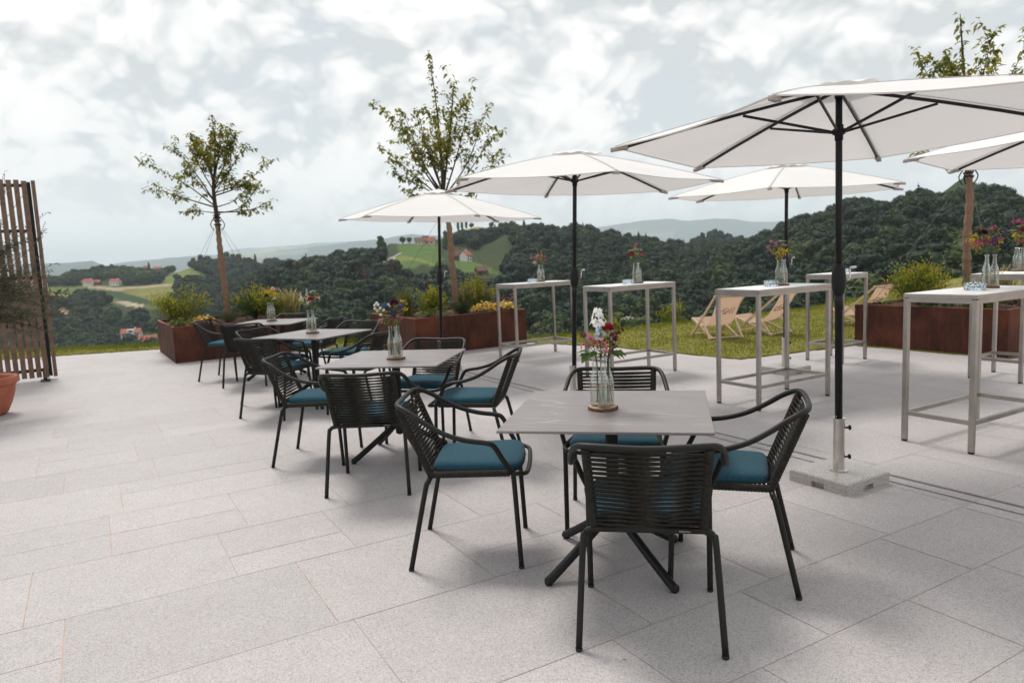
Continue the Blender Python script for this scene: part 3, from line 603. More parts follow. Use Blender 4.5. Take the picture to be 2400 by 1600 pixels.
me.materials.append(mat('grass blades', (.145, .185, .016), .7, spec=.2, var=(.8, (.25, .245, .03), .36, .66, 8), trans=.35))
o = bpy.data.objects.new('lawn_grass', me); C.objects.link(o); o['kind'] = 'stuff'; o['label'] = 'short yellowish green lawn grass beyond the stone terrace'; o['category'] = 'grass'

# ================================================================ dining chairs
def make_chair(loc, rz, label, group):
    K = 1.0733
    def P(*a): return [(x * K, y * K, z * K) for x, y, z in a]
    def mir(pts): return pts + [(-x, y, z) for x, y, z in reversed(pts[:-1])] if abs(pts[-1][0]) < 1e-6 else pts
    t = thing('armchair', label, 'chair', (*loc, 0), rz, group)
    half = [(-.24, .225, .44), (-.262, .19, .505), (-.281, .155, .572), (-.284, .12, .590), (-.283, .03, .604), (-.277, -.06, .632), (-.266, -.14, .675), (-.252, -.205, .717), (-.232, -.252, .741), (-.200, -.277, .748), (-.14, -.290, .748), (0, -.297, .743)]
    MB().tube(smooth_path(P(*mir(half)), 4), .0118 * K, 10).build('arm_and_back_rail', M_frame, t)
    for s in (-1, 1):
        l = MB().tube(smooth_path(P((s * .24, .225, .445), (s * .2405, .232, .42), (s * .242, .242, .2), (s * .243, .25, .012)), 5), .0118 * K, 10).build('leg', M_frame, t)
        MB().lathe([(.011 * K, 0), (.0128 * K, .002), (.0128 * K, .012)], 10, tuple(K * v for v in (s * .243, .25, 0))).build('foot_cap', M_rubber, l)
        l = MB().tube(smooth_path(P((s * .16, -.15, .412), (s * .20, -.151, .411), (s * .222, -.157, .398), (s * .231, -.170, .36), (s * .25, -.248, .012)), 5), .0118 * K, 10).build('leg', M_frame, t)
        MB().lathe([(.011 * K, 0), (.0128 * K, .002), (.0128 * K, .012)], 10, tuple(K * v for v in (s * .25, -.249, 0))).build('foot_cap', M_rubber, l)
    MB().tube(P((-.17, -.15, .412), (.17, -.15, .412)), .0118 * K, 10).build('rear_rail', M_frame, t)
    text_mesh('PEDRALI', .011, Matrix.Translation((.125 * K, -.1625 * K, .412 * K)) @ Matrix.Rotation(R(90), 4, 'X')).build('maker_mark', M_mark, t, False)
    MB().tube(smooth_path(P(*mir([(-.24, .225, .44), (-.241, .252, .437), (-.222, .280, .432), (-.17, .293, .428), (0, .298, .424)])), 4), .0105 * K, 8).build('front_rail', M_frame, t)
    # rope wrapped uprights and seat rails
    def wrap(a, b, r, coils):
        A, B = Vector(P(a)[0]), Vector(P(b)[0]); m = MB(); n = coils * 4
        m.tube([A.lerp(B, i / n) for i in range(n + 1)], [r * K * (1.0 if i % 4 in (0,) else (1.14 if i % 4 == 2 else 1.1)) for i in range(n + 1)], 10); return m
    up = [((s * .19, -.148, .425), (s * .203, -.275, .738)) for s in (-1, 1)]
    for a, b in up: wrap(a, b, .0145, 26).build('wrapped_upright', M_cord, t)
    for s in (-1, 1): wrap((s * .19, -.150, .425), (s * .239, .215, .44), .0145, 26).build('wrapped_seat_rail', M_cord, t)
    bk = MB(); n = 17
    for i in range(n):
        f = .045 + .91 * i / (n - 1); pch = .91 / (n - 1)
        L = [Vector(P(up[k][0])[0]).lerp(Vector(P(up[k][1])[0]), f) for k in (0, 1)]; U = Vector(P(up[0][1])[0]) - Vector(P(up[0][0])[0]); nrm = Vector((0, U.z, -U.y)).normalized(); U.normalize()
        for sg in (-1, 1):
            pts = []
            for j in range(11):
                u = j / 10; dev = math.sin(PI * min(1, max(0, (u - .0) / 1.0))) ** 1.5
                off = nrm * (.0106 * K * sg * (1 - 2 * u)) + U * (.0040 * K * sg * dev) + nrm * (-.012 * math.sin(PI * u))
                pts.append(L[0].lerp(L[1], u) + off)
            bk.ribbon(pts, .0080 * K, .0048 * K, U)
    bk.build('woven_back', M_cord, t)
    st = MB(); n = 21
    for i in range(n):
        f = .03 + .94 * i / (n - 1); a = [Vector(P((s * .19, -.150, .425))[0]).lerp(Vector(P((s * .239, .215, .44))[0]), f) for s in (-1, 1)]
        st.ribbon([a[0].lerp(a[1], j / 8) + Vector((0, 0, .006 - .018 * math.sin(PI * j / 8))) for j in range(9)], .0105 * K, .005 * K, (0, 1, 0))
    st.build('woven_seat', M_cord, t)
    # cushion
    ctrl = [(0, -.142), (-.10, -.142), (-.158, -.134), (-.18, -.108), (-.193, -.02), (-.208, .10), (-.218, .195), (-.211, .238), (-.17, .262), (-.09, .273), (0, .276)]
    out = smooth_path([(x, y, 0) for x, y in ctrl] + [(-x, y, 0) for x, y in reversed(ctrl[:-1])], 4)[:-1]
    c0 = Vector((0, .06, 0)); m = MB(); rings = [(.955, 0), (.99, .006), (1.0, .016), (.99, .028), (.955, .038), (.88, .0435), (.7, .0465), (.4, .048)]; n = len(out); vs = []
    for sc, z in rings:
        for p in out: q = c0 + (p - c0) * sc; vs.append((q.x * K, q.y * K, (.437 + z + .012 * (q.y > .2) * 0) * K))
    vs.append((c0.x * K, c0.y * K, (.437 + .048) * K)); fs = [tuple(range(n - 1, -1, -1))]
    for r_ in range(len(rings) - 1):
        for j in range(n): fs.append((r_ * n + j, r_ * n + (j + 1) % n, (r_ + 1) * n + (j + 1) % n, (r_ + 1) * n + j))
    k = (len(rings) - 1) * n
    for j in range(n): fs.append((k + j, k + (j + 1) % n, len(vs) - 1))
    cu = m.add(vs, fs).build('seat_cushion', M_cushion, t)
    MB().tube([(p.x * K, p.y * K, .4425 * K) for p in [c0 + (q - c0) * .992 for q in out]], .0032, 6, closed=True).build('piping', M_piping, cu)
    for s in (-1, 1): MB().tube([(s * .165 * K, -.125 * K, .445 * K), (s * .185 * K, -.138 * K, .452 * K), (s * .20 * K, -.152 * K, .44 * K), (s * .196 * K, -.16 * K, .40 * K)], .0028, 5).build('cushion_tie', M_piping, cu)
    return t
CH = [
 ((.515, 2.801), -10.5, 'foreground charcoal armchair seen from behind, its woven back hiding its blue cushion'),
 ((-.254, 3.618), 266.6, 'large woven armchair with blue cushion at the left of the foreground table'),
 ((.997, 3.247), 71.7, 'charcoal armchair with blue cushion at the right of the foreground table, facing left'),
 ((.559, 3.969), 169.4, 'woven armchair on the far side of the foreground table, behind its flower bottles'),
 ((-.965, 4.784), -1.3, 'armchair seen from behind at the second table, left of the largest blue cushion'),
 ((-1.552, 5.546), 266.8, 'armchair with olive grey woven back at the left of the second table'),
 ((-.270, 5.251), 80.1, 'armchair facing left with blue cushion at the right of the second table'),
 ((-.738, 6.025), 160.1, 'armchair facing the camera behind the second table from the front'),
 ((-2.407, 7.277), -21.4, 'dark armchair seen obliquely from behind at the third table from the front'),
 ((-2.654, 7.984), 245, 'armchair tucked against the left corner of the third table, facing right'),
 ((-1.540, 7.286), 71.9, 'armchair at the right of the third table, partly behind the thistle and daisy bottles'),
 ((-1.902, 8.363), 153.9, 'armchair behind the third table, nearest the middle rusty planter'),
 ((-3.956, 9.903), 264, 'leftmost armchair, in front of the left rusty planter and facing right'),
 ((-3.418, 9.305), 3.2, 'dark armchair seen from behind at the farthest dining table'),
 ((-3.151, 10.180), 172.1, 'farthest armchair, only its top rail showing over the last table'),
 ((-2.551, 9.385), 81.4, 'armchair at the right of the farthest table, turned left before a strip of lawn')]
G = 'woven armchairs round the dining tables'
chair0 = make_chair(CH[0][0], R(CH[0][1]), CH[0][2], G)
for p, a, lb in CH[1:]: dup(chair0, (*p, 0), R(a), lb)

# ================================================================ dining tables
def make_table(loc, rz, label, group):
    t = thing('dining_table', label, 'table', (*loc, 0), rz, group); a = .9
    MB().cbox((0, 0, .754), (a, a, .012), .002).build('tabletop', M_stone, t, False)
    MB().box((0, 0, .742), (.42, .42, .011)).build('top_plate', M_black, t, False)
    MB().cbox((0, 0, .45), (.056, .056, .58), .012).build('column', M_black, t, True, 40)
    for k in range(4):
        an = R(45 + 90 * k); c, s = math.cos(an), math.sin(an)
        l = MB().tube(smooth_path([(c * .012, s * .012, .262), (c * .05, s * .05, .235), (c * .22, s * .22, .125), (c * .375, s * .375, .030), (c * .408, s * .408, .020)], 5), [.021] * 18 + [.021, .0205, .017], 12).build('leg', M_black, t)
        MB().lathe([(.013, 0), (.014, .004), (.012, .012)], 10, (c * .39, s * .39, 0)).build('glide', M_rubber, l)
    return t
TB = [((.453, 3.357), -12.6, 'nearest square dining table with pale veined stone top in the foreground'),
      ((-.904, 5.523), -10.1, 'second square dining table from the front, beside the armchair with the big blue cushion'),
      ((-2.144, 7.798), -25.1, 'third square dining table from the front, turned cornerwise'),
      ((-3.224, 9.776), -8.8, 'farthest square dining table, in front of the left rusty planter')]
table0 = make_table(TB[0][0], R(TB[0][1]), TB[0][2], 'square stone topped dining tables')
for p, a, lb in TB[1:]: dup(table0, (*p, 0), R(a), lb)

# ================================================================ high tables
def make_high(L, Wd, loc, rz, label, group):
    t = thing('high_table', label, 'high table', (*loc, 0), rz, group); q = .036
    MB().cbox((0, 0, 1.0865), (L - .006, Wd - .006, .027), .0015).build('tabletop', M_white, t, False)
    rim = MB()
    for s in (-1, 1):
        rim.box((0, s * (Wd / 2 - .0015), 1.0845), (L, .004, .027)); rim.box((s * (L / 2 - .0015), 0, 1.0845), (.004, Wd - .008, .027))
    rim.build('edge_band', M_steel, t, False)
    for a in (-1, 1):
        for b in (-1, 1):
            l = MB().cbox((a * (L / 2 - q / 2), b * (Wd / 2 - q / 2), .5405), (q, q, 1.055), .003).build('leg', M_steel, t, True, 40)
            MB().cbox((a * (L / 2 - q / 2), b * (Wd / 2 - q / 2), .0075), (q - .004, q - .004, .015), .003).build('foot_cap', M_rubber, l, False)
    for s in (-1, 1):
        MB().box((0, s * (Wd / 2 - q / 2), 1.0535), (L - 2 * q, .030, .032)).build('apron_rail', M_steel, t, False)
        MB().box((s * (L / 2 - q / 2), 0, 1.0535), (.030, Wd - 2 * q, .032)).build('apron_rail', M_steel, t, False)
        MB().box((0, s * (Wd / 2 - q / 2), .215), (L - 2 * q, .026, .030)).build('stretcher', M_steel, t, False)
        MB().box((s * (L / 2 - q / 2), 0, .215), (.026, Wd - 2 * q, .030)).build('stretcher', M_steel, t, False)
    return t
G = 'stainless steel high tables'
h0 = make_high(1.032, .51, (.371, 10.688), R(31.8), 'leftmost white topped steel high table, beside the middle rusty planter', G)
dup(h0, (1.454, 8.793, 0), R(31.3), 'white topped steel high table just right of the middle parasol pole', G)
dup(h0, (2.526, 6.924, 0), R(31.1), 'long steel high table in front of the beige deck chairs', G)
dup(h0, (3.449, 5.316, 0), R(30.3), 'nearest steel high table, with a cut glass ashtray on its near corner', G)
h1 = make_high(.544, .51, (4.145, 9.17), R(33.6), 'small square steel high table behind the front parasol pole, with only an ashtray', G)
dup(h1, (5.188, 7.498, 0), R(32.2), 'small steel high table between the nearest high table and the right planter', G)

# ================================================================ parasols
def make_parasol(loc, rot, tilt, label, group, za=2.43, zr=2.15):
    t = thing('parasol', label, 'parasol', (*loc, 0), 0, group); Rr = 1.34
    bp = MB(); hw, hh = .205, .075                       # granite plate with a grip notch in each side
    ov = [(-1, -1), (-.22, -1), (-.22, -.86), (.22, -.86), (.22, -1), (1, -1), (1, -.22), (.86, -.22), (.86, .22), (1, .22), (1, 1), (.22, 1), (.22, .86), (-.22, .86), (-.22, 1), (-1, 1), (-1, .22), (-.86, .22), (-.86, -.22), (-1, -.22)]
    n = len(ov); full = [(-1, -1), (-.22, -1), (-.22, -1), (.22, -1), (.22, -1), (1, -1), (1, -.22), (1, -.22), (1, .22), (1, .22), (1, 1), (.22, 1), (.22, 1), (-.22, 1), (-.22, 1), (-1, 1), (-1, .22), (-1, .22), (-1, -.22), (-1, -.22)]
    lv = [(ov, 0, 1), (ov, .036, 1), (full, .0362, 1), (full, hh - .008, 1), (full, hh, .97)]
    bp.v = [(x * hw * k, y * hw * k, z) for o_, z, k in lv for x, y in o_]
    bp.f = [tuple(range(n - 1, -1, -1)), tuple(range((len(lv) - 1) * n, len(lv) * n))] + [(r * n + j, r * n + (j + 1) % n, r * n + n + (j + 1) % n, r * n + n + j) for r in range(len(lv) - 1) for j in range(n)]
    b = bp.build('base_plate', M_granite, t, False); b.rotation_euler.z = R(30)
    sl_ = MB().lathe([(.052, .0755), (.053, .079), (.034, .081), (.033, .395), (.036, .40), (.036, .41), (.027, .41)], 24).build('sleeve', M_chrome, t, True, 40)
    for z in (.16, .345):
        MB().tube([(.03, 0, z), (.062, 0, z)], .006, 8).tube([(.06, 0, z), (.063, 0, z), (.070, 0, z), (.073, 0, z)], [.008, .016, .016, .009], 10).build('clamp_knob', M_plastic, sl_)
    tx, ty = tilt; Mt = Matrix(((1, 0, tx / 2.4, 0), (0, 1, ty / 2.4, 0), (-tx / 2.4, -ty / 2.4, 1, 0), (0, 0, 0, 1)))
    def T(p): return Mt @ Vector(p)
    MB().tube([T((0, 0, .14)), T((0, 0, 1.08)), T((0, 0, 1.081)), T((0, 0, 1.20))], [.0225, .0225, .025, .025], 16).tube([T((0, 0, 1.2)), T((0, 0, za - .04))], .0195, 16).build('pole', M_pole, t)
    ch_ = MB().tube([T((0, 0, 1.165 + .2 * k / 10)) for k in range(11)], [.024, .031, .037, .040, .0415, .042, .0415, .040, .037, .031, .021], 18).build('crank_housing', M_plastic, t)
    MB().tube([T((.03, .0, 1.262)), T((.058, -.01, 1.262)), T((.062, -.012, 1.27)), T((.066, -.012, 1.335))], .005, 8).tube([T((.064, -.012, 1.335)), T((.10, -.014, 1.338))], .0085, 8).build('crank_handle', M_alu, ch_)
    MB().tube([T((0, 0, z)) for z in (za - .33, za - .30, za - .295, za - .265, za - .26, za - .24)], [.024, .024, .036, .036, .026, .026], 16).build('runner', M_plastic, t)
    MB().tube([T((0, 0, z)) for z in (za - .085, za - .06, za - .055, za - .035, za - .03)], [.024, .024, .042, .042, .02], 16).build('top_hub', M_plastic, t)
    def rad(r, a, dz=0):
        f = r / Rr; z = za - .012 - (za - zr) * (.80 * f + .20 * f * f); return (r * math.cos(a), r * math.sin(a), z + dz)
    for k in range(6):
        a = rot - k * PI / 3
        rb = MB().ribbon([T(rad(r, a, -.022)) for r in (.03, .3, .6, .9, 1.2, 1.315)], .018, .011, (0, 0, 1)).build('rib', M_pole, t, False)
        c, s = math.cos(a), math.sin(a)
        MB().ribbon([T((.03 * c, .03 * s, za - .282)), T(rad(.56, a, -.036))], .015, .010, (0, 0, 1)).build('strut', M_pole, rb, False)
        MB().ribbon([T(rad(r, a, .0035)) for r in (.26, .45, .65, .85, 1.05, 1.25, 1.335)], .0025, .014, (0, 0, 1)).build('seam', M_seam, rb, False)
    # cloth
    def cloth(r0, r1, nr, na_, dz, hol, ruff=0.):
        m = MB(); vs = []
        for i in range(nr + 1):
            r = r0 + (r1 - r0) * i / nr
            for k in range(6):
                for j in range(na_):
                    u = j / na_; a = rot - (k + u) * PI / 3; w_ = math.sin(PI * u); chord = math.cos(PI / 6) / math.cos((u - .5) * PI / 3)
                    x = r * (chord * (1 - hol * w_ * (r / Rr) ** 2))
                    f = r / Rr; z = za - .012 - (za - zr) * (.80 * f + .20 * f * f) - .020 * w_ * f * (1 - f * .2) + dz + ruff * math.sin(u * 4 * PI) * (i / nr)
                    vs.append(T((x * math.cos(a), x * math.sin(a), z)))
        n = 6 * na_
        fs = [(i * n + j, i * n + (j + 1) % n, i * n + n + (j + 1) % n, i * n + n + j) for i in range(nr) for j in range(n)]
        return m.add(vs, fs)
    cn = cloth(.10, Rr, 12, 10, 0, .035).build('canopy', M_cloth, t, True, 30)
    m = cloth(.0, .27, 4, 10, .022, .02, .006); m.build('vent_cap', M_cloth, cn)
    hem = MB()
    for k in range(6):
        for j in range(10):
            pts = []
            for jj in (j, j + 1):
                u = jj / 10; a = rot - (k + u) * PI / 3; w_ = math.sin(PI * u); chord = math.cos(PI / 6) / math.cos((u - .5) * PI / 3); x = Rr * chord * (1 - .035 * w_)
                pts.append((x * math.cos(a), x * math.sin(a), zr - .012 - .016 * w_))
            vs = []
            for (x, y, z) in pts: vs += [T((x, y, z + .001)), T((x * .984, y * .984, z - .004)), T((x, y, z - .006))]
            hem.add(vs, [(0, 3, 5, 2), (2, 5, 4, 1)])
    hem.build('hem', M_cloth, cn)
    for k in range(6):
        a = rot - k * PI / 3; c, s = math.cos(a), math.sin(a); p = rad(Rr, a, -.012)
        MB().ribbon([T((p[0] - c * .085, p[1] - s * .085, p[2] + .004)), T((p[0] - c * .03, p[1] - s * .03, p[2])), T((p[0] + c * .022, p[1] + s * .022, p[2] - .006))], .03, .024, (-s, c, 0)).build('tip_pocket', mat('parasol tip pockets', (.55, .50, .47), .9, trans=.3), cn)
    return t
G = 'white parasols on granite bases'
make_parasol((2.012, 4.40), R(173.8), (.008, .06), 'nearest white parasol, seen from below at the upper right, on a granite base', G)
make_parasol((.585, 7.017), R(158.8), (.085, -.034), 'white parasol in the middle, standing behind the nearest dining table', G, 2.46, 2.15)
make_parasol((-.978, 9.777), R(175.2), (.095, -.042), 'smallest white parasol on the left, in front of the middle rusty planter', G, 2.41, 2.05)
make_parasol((3.205, 8.43), R(182.3), (.005, -.05), 'white parasol with its granite base behind the long high table by the lawn', G, 2.41, 2.09)
make_parasol((4.385, 5.344), R(165.9), (.02, .02), 'white parasol cut off by the right edge, only a corner showing', G, 2.40, 2.11)

# ================================================================ terracotta pot, olive, slatted screen
t = thing('terracotta_pot', 'round terracotta bowl planter at the left edge, in front of the slatted screen', 'flower pot', (-5.87, 7.87, 0))
MB().lathe([(.20, 0), (.235, .03), (.285, .14), (.318, .25), (.333, .335), (.345, .34), (.362, .35), (.366, .40), (.356, .422), (.335, .424), (.318, .41), (.305, .36)], 48).build('bowl', M_terra, t, True, 50)
MB().lathe([(.001, .38), (.15, .385), (.315, .372)], 40, cap=False).build('soil', M_soil, t)
def twig_leaves(m, p, d, L, n, ls, lw, rg, droop=0.):
    d = Vector(d).normalized()
    for i in range(n):
        q = Vector(p) + d * L * (i + .5) / n; a = rg.uniform(0, 2 * PI); o = d.orthogonal().normalized(); o = Matrix.Rotation(a, 3, d) @ o
        dr = (d * .5 + o * rg.uniform(.6, 1.1) + Vector((0, 0, -droop))).normalized(); m.leaf(q, dr, o.cross(d) + Vector((0, 0, .5)), ls * rg.uniform(.7, 1.2), lw * rg.uniform(.7, 1.2))
t = thing('olive_tree', 'slender leafed olive tree in the terracotta pot, its twigs in front of the slatted screen', 'olive tree', (-5.87, 7.87, .37))
rg = random.Random(12); tw = MB(); lf = MB()
tw.tube(smooth_path([(0, 0, 0), (.02, .01, .35), (-.02, .02, .7), (.03, .0, 1.05)], 4), [.035] * 5 + [.03] * 4 + [.024] * 4, 8)
for i in range(95):
    h0_ = rg.uniform(.5, 1.15); a = rg.gauss(0, 1.3); el = rg.uniform(-.3, 1.3); L = rg.uniform(.42, .85) * (1 if el < .8 else 1.5)
    p0 = Vector((.02, .01, h0_)); dv = Vector((math.cos(a) * math.cos(el), math.sin(a) * math.cos(el), math.sin(el)))
    pts = smooth_path([p0, p0 + dv * L * .5 + Vector((0, 0, .04)), p0 + dv * L + Vector((0, 0, -.06 * math.cos(el)))], 4); tw.tube(pts, [.007 - .0055 * k / (len(pts) - 1) for k in range(len(pts))], 5)
    for k in range(2, len(pts) - 1): twig_leaves(lf, pts[k], pts[k + 1] - pts[k], (pts[k + 1] - pts[k]).length, 5, .055, .012, rg)
    for _ in range(3):
        q = pts[rg.randint(3, len(pts) - 1)]; sd = (dv + Vector((rg.uniform(-.7, .7), rg.uniform(-.7, .7), rg.uniform(-.5, .5)))).normalized(); e_ = q + sd * rg.uniform(.12, .3)
        tw.tube([q, e_], [.003, .0012], 4); twig_leaves(lf, q, e_ - q, (e_ - q).length, 9, .055, .012, rg)
for zz, ll in ((.93, .62), (.72, .68), (.98, .50)):    # long twigs reaching past the screen
    p0 = Vector((.1, .1, zz - .1)); pts = smooth_path([p0, p0 + Vector((.45, .15, .08)), p0 + Vector((ll + .25, .2, .06))], 5); tw.tube(pts, [.006 - .0045 * k / (len(pts) - 1) for k in range(len(pts))], 5)
    for k in range(2, len(pts) - 1): twig_leaves(lf, pts[k], pts[k + 1] - pts[k], (pts[k + 1] - pts[k]).length, 4, .06, .013, rg)
tw.build('trunk', M_branch, t); lf.build('crown', L_olive, t, False)
t = thing('slatted_screen', 'tall free standing screen of vertical wooden slats on a dark steel frame', 'screen', (-6.83, 10.55, 0), R(33 + 180))
for i in range(21):
    m = MB().cbox((.03 + i * .090, .036, 1.455 + rg.uniform(-.008, .008)), (.064, .030, 2.83), .003); m.build('slat', M_slat, t, False)
for z in (.15, .82, 1.49, 2.16, 2.80): MB().box((.9, .0, z), (1.86, .036, .045)).build('frame_rail', M_black, t, False)
for x in (-.025, 1.83): MB().box((x, -.03, 1.45), (.045, .07, 2.8)).build('frame_post', M_black, t, False)
MB().cbox((-.082, .015, 1.455), (.050, .06, 2.83), .003).build('edge_slat', M_slat, t, False)
MB().tube([(.0, -.05, .2), (1.8, -.05, 2.75)], .004, 6).tube([(1.8, -.056, .2), (0, -.056, 2.75)], .004, 6).build('brace_wire', M_wire, t)
for x in (.05, 1.7): MB().box((x, .12, .006), (.12, .30, .012)).box((x, .02, .075), (.05, .03, .14)).build('foot_plate', M_black, t, False)

# ================================================================ planters and their plants
PU, PV = Vector((math.cos(R(31.5)), math.sin(R(31.5)), 0)), Vector((-math.sin(R(31.5)), math.cos(R(31.5)), 0))
def planter(cx, cy, a, b, label):
    t = thing('steel_planter', label, 'planter', (cx, cy, 0), R(31.5), 'rusty steel planters'); h = .59; w = .035
    m = MB(); xo, yo, xi, yi = a / 2, b / 2, a / 2 - w, b / 2 - w
    o = [(-xo, -yo), (xo, -yo), (xo, yo), (-xo, yo)]; i_ = [(-xi, -yi), (xi, -yi), (xi, yi), (-xi, yi)]
    for ring, z in ((o, .004), (o, h - .003), ([(x * .998, y * .998) for x, y in o], h), (i_, h), (i_, h - .14)): m.v += [(x, y, z) for x, y in ring]
    m.f = [(3, 2, 1, 0)] + [(r * 4 + j, r * 4 + (j + 1) % 4, r * 4 + 4 + (j + 1) % 4, r * 4 + 4 + j) for r in range(4) for j in range(4)]
    m.build('steel_wall', M_rust, t, False); m = MB()
    for q in ([(x * .9995, y * .9995) for x, y in o], [(x * .997, y * .997) for x, y in i_]): m.v += [(x, y, h + .0035) for x, y in q]
    m.f = [(j, (j + 1) % 4, 4 + (j + 1) % 4, 4 + j) for j in range(4)]; m.build('top_rim', M_rim, t, False)
    n = 26; g = random.Random(int(cx * 10)); vs = [((-1 + 2 * i / n) * (xi - .001), (-1 + 2 * j / n) * (yi - .001), h - .055 + g.uniform(-.02, .028)) for i in range(n + 1) for j in range(n + 1)]
    MB().add(vs, [(i * (n + 1) + j, (i + 1) * (n + 1) + j, (i + 1) * (n + 1) + j + 1, i * (n + 1) + j + 1) for i in range(n) for j in range(n)]).build('soil', M_soil, t, False)
    return t
P1c, P2c, P3c = (-5.21, 13.20), (-1.13, 12.63), (6.35, 10.05)
planter(*P1c, 2.05, 2.25, 'left rusty steel planter behind the farthest dining table, with the broad young tree')
planter(*P2c, 2.06, 1.95, 'middle rusty steel planter with yellow leaved plants, behind the leftmost high table')
planter(*P3c, 2.05, 2.0, 'right rusty steel planter, darkest of the three, behind the nearest high table')
def pp(c, u, v, z=.54): return (c[0] + PU.x * u + PV.x * v, c[1] + PU.y * u + PV.y * v, z)
def shrub(name, label, loc, rx, h, n, mt, ls, lw, seed, up=.5, top=None, stems=14):
    top = None if top is None else top; t = thing(name, label, 'shrub', loc); g = random.Random(seed); st = MB(); lf = MB(); tl = MB(); n = int(n * 1.6)
    for k in range(stems):
        a = g.uniform(0, 2 * PI); r = rx * math.sqrt(g.random()) * .95; e_ = Vector((r * math.cos(a), r * math.sin(a), h * (1 - .42 * (r / rx) ** 2) * g.uniform(.72, 1.06)))
        pts = smooth_path([(0, 0, 0), (e_.x * .35, e_.y * .35, e_.z * .5), tuple(e_)], 4); st.tube(pts, [.006 - .0045 * i / 8 for i in range(len(pts))], 4)
        m_ = n // stems
        for i in range(m_):
            f = .22 + .80 * (i / m_) ** .8; q = Vector((0, 0, 0)).lerp(e_, f); q = Vector((e_.x * f ** 1.2, e_.y * f ** 1.2, e_.z * f)) + Vector((g.gauss(0, 1), g.gauss(0, 1), g.gauss(0, .8))) * rx * .16
            if q.z < .01: q.z = .02
            d_ = (q - Vector((0, 0, h * .2))).normalized() * .7 + Vector((g.uniform(-1, 1), g.uniform(-1, 1), g.uniform(-.2, 1))) * .8 + Vector((0, 0, up))
            (tl if top and f > .86 and g.random() < .75 else lf).leaf(q, d_, (g.uniform(-1, 1), g.uniform(-1, 1), 1), ls * g.uniform(.6, 1.25), lw * g.uniform(.6, 1.25))
    st.build('stems', M_branch, t); lf.build('foliage', mt, t, False)
    if tl.v: tl.build('upper_foliage', top, t, False)
    return t
def grass_clump(label, loc, r, h, n, mt, seed, seed_heads=0, lean=.5):
    t = thing('ornamental_grass', label, 'grass', loc); g = random.Random(seed); m = MB(); s_ = MB()
    for k in range(n + seed_heads):
        hd = k >= n; a = g.uniform(0, 2 * PI); L = h * g.uniform(.55, 1.05) * (1.08 if hd else 1); ln = L * lean * g.uniform(.2, 1.1); w = g.uniform(.003, .006) * (1.9 if hd else 1)
        b_ = Vector((g.gauss(0, r * .22), g.gauss(0, r * .22), 0)); o_ = Vector((math.cos(a), math.sin(a), 0)); sd = Vector((-o_.y, o_.x, 0)) * w
        pts = [b_ + o_ * ln * (f ** 2) + Vector((0, 0, L * (f - .22 * f ** 3 * lean))) for f in (0, .3, .6, .85, 1)]
        vs = []; tg = s_ if hd else m
        for i, p in enumerate(pts): q = (1 if not hd else (.3, .3, .7, 1.3, .3)[i]) * (1 - .9 * i / 4 if not hd else 1); vs += [p - sd * q, p + sd * q]
        tg.add(vs, [(2 * i, 2 * i + 1, 2 * i + 3, 2 * i + 2) for i in range(4)])
    m.build('blades', mt, t, False)
    if s_.v: s_.build('seed_heads', L_straw, t, False)
    return t
def rosette(name, label, loc, r, h, n, mt, seed, ls=.075, lw=.06, cat='plant'):
    t = thing(name, label, cat, loc); g = random.Random(seed); m = MB()
    for k in range(n):
        a = g.uniform(0, 2 * PI); f = math.sqrt(g.random()); q = Vector((r * f * math.cos(a), r * f * math.sin(a), h * (1 - .55 * f * f) * g.uniform(.55, 1)))
        m.leaf(q, (math.cos(a) * .8 + g.uniform(-.4, .4), math.sin(a) * .8 + g.uniform(-.4, .4), g.uniform(-.1, .7)), (g.uniform(-.3, .3), g.uniform(-.3, .3), 1), ls * g.uniform(.7, 1.2), lw * g.uniform(.7, 1.2), .12)
    m.build('foliage', mt, t, False)
    sm = MB()
    for k in range(7): a = k * .9; sm.tube([(0, 0, 0), (r * .5 * math.cos(a), r * .5 * math.sin(a), h * .6)], .003, 4)
    sm.build('stems', M_stem, t); return t
def flecks(m, c, rad, n, sz, g, flat=.6):
    for _ in range(n):
        v = Vector((g.gauss(0, 1), g.gauss(0, 1), g.gauss(0, flat))); v = v.normalized() * rad * g.random() ** .4; v.z *= flat
        m.leaf(Vector(c) + v, (g.uniform(-1, 1), g.uniform(-1, 1), g.uniform(-.2, 1)), (g.uniform(-1, 1), g.uniform(-1, 1), 1), sz * g.uniform(.7, 1.2), sz * .75)
# left planter
shrub('spirea_shrub', 'loose yellow green shrub at the left end of the left planter', pp(P1c, -.72, -.15), .48, .66, 1500, L_green, .055, .026, 21, .5, L_spirea, 20)
rosette('leafy_plant', 'low dark green leafy plant at the front corner of the left planter', pp(P1c, -.84, -.78), .19, .17, 90, L_green, 22)
rosette('yellow_coral_bells', 'golden leaved plant in the left planter, above the leftmost armchair', pp(P1c, -.50, -.90), .19, .20, 130, L_gold, 23, .06, .05)
shrub('herb_tuft', 'low grey green herb tuft at the foot of the left young tree', pp(P1c, -.02, -.42), .27, .20, 900, L_herb, .035, .007, 24, .9, None, 22)
shrub('round_green_shrub', 'wide dark green shrub right of the left tree trunk', pp(P1c, .52, -.05), .50, .56, 1900, L_dark, .06, .018, 25, .4, L_spirea, 24)
shrub('leafy_green_shrub', 'yellowish green shrub behind the farthest flower bottles in the left planter', pp(P1c, .78, -.35), .36, .50, 1200, L_green, .06, .018, 26, .5, L_spirea, 18)
grass_clump('straw coloured ornamental grass fanning out at the right end of the left planter', pp(P1c, 1.04, -.62, .50), .22, .62, 170, L_grass, 27, 95, .52)
shrub('twiggy_plant', 'thin reddish twigs at the back left of the left planter', pp(P1c, -.85, .62), .30, .36, 150, L_purple, .03, .015, 28, .3, None, 22)
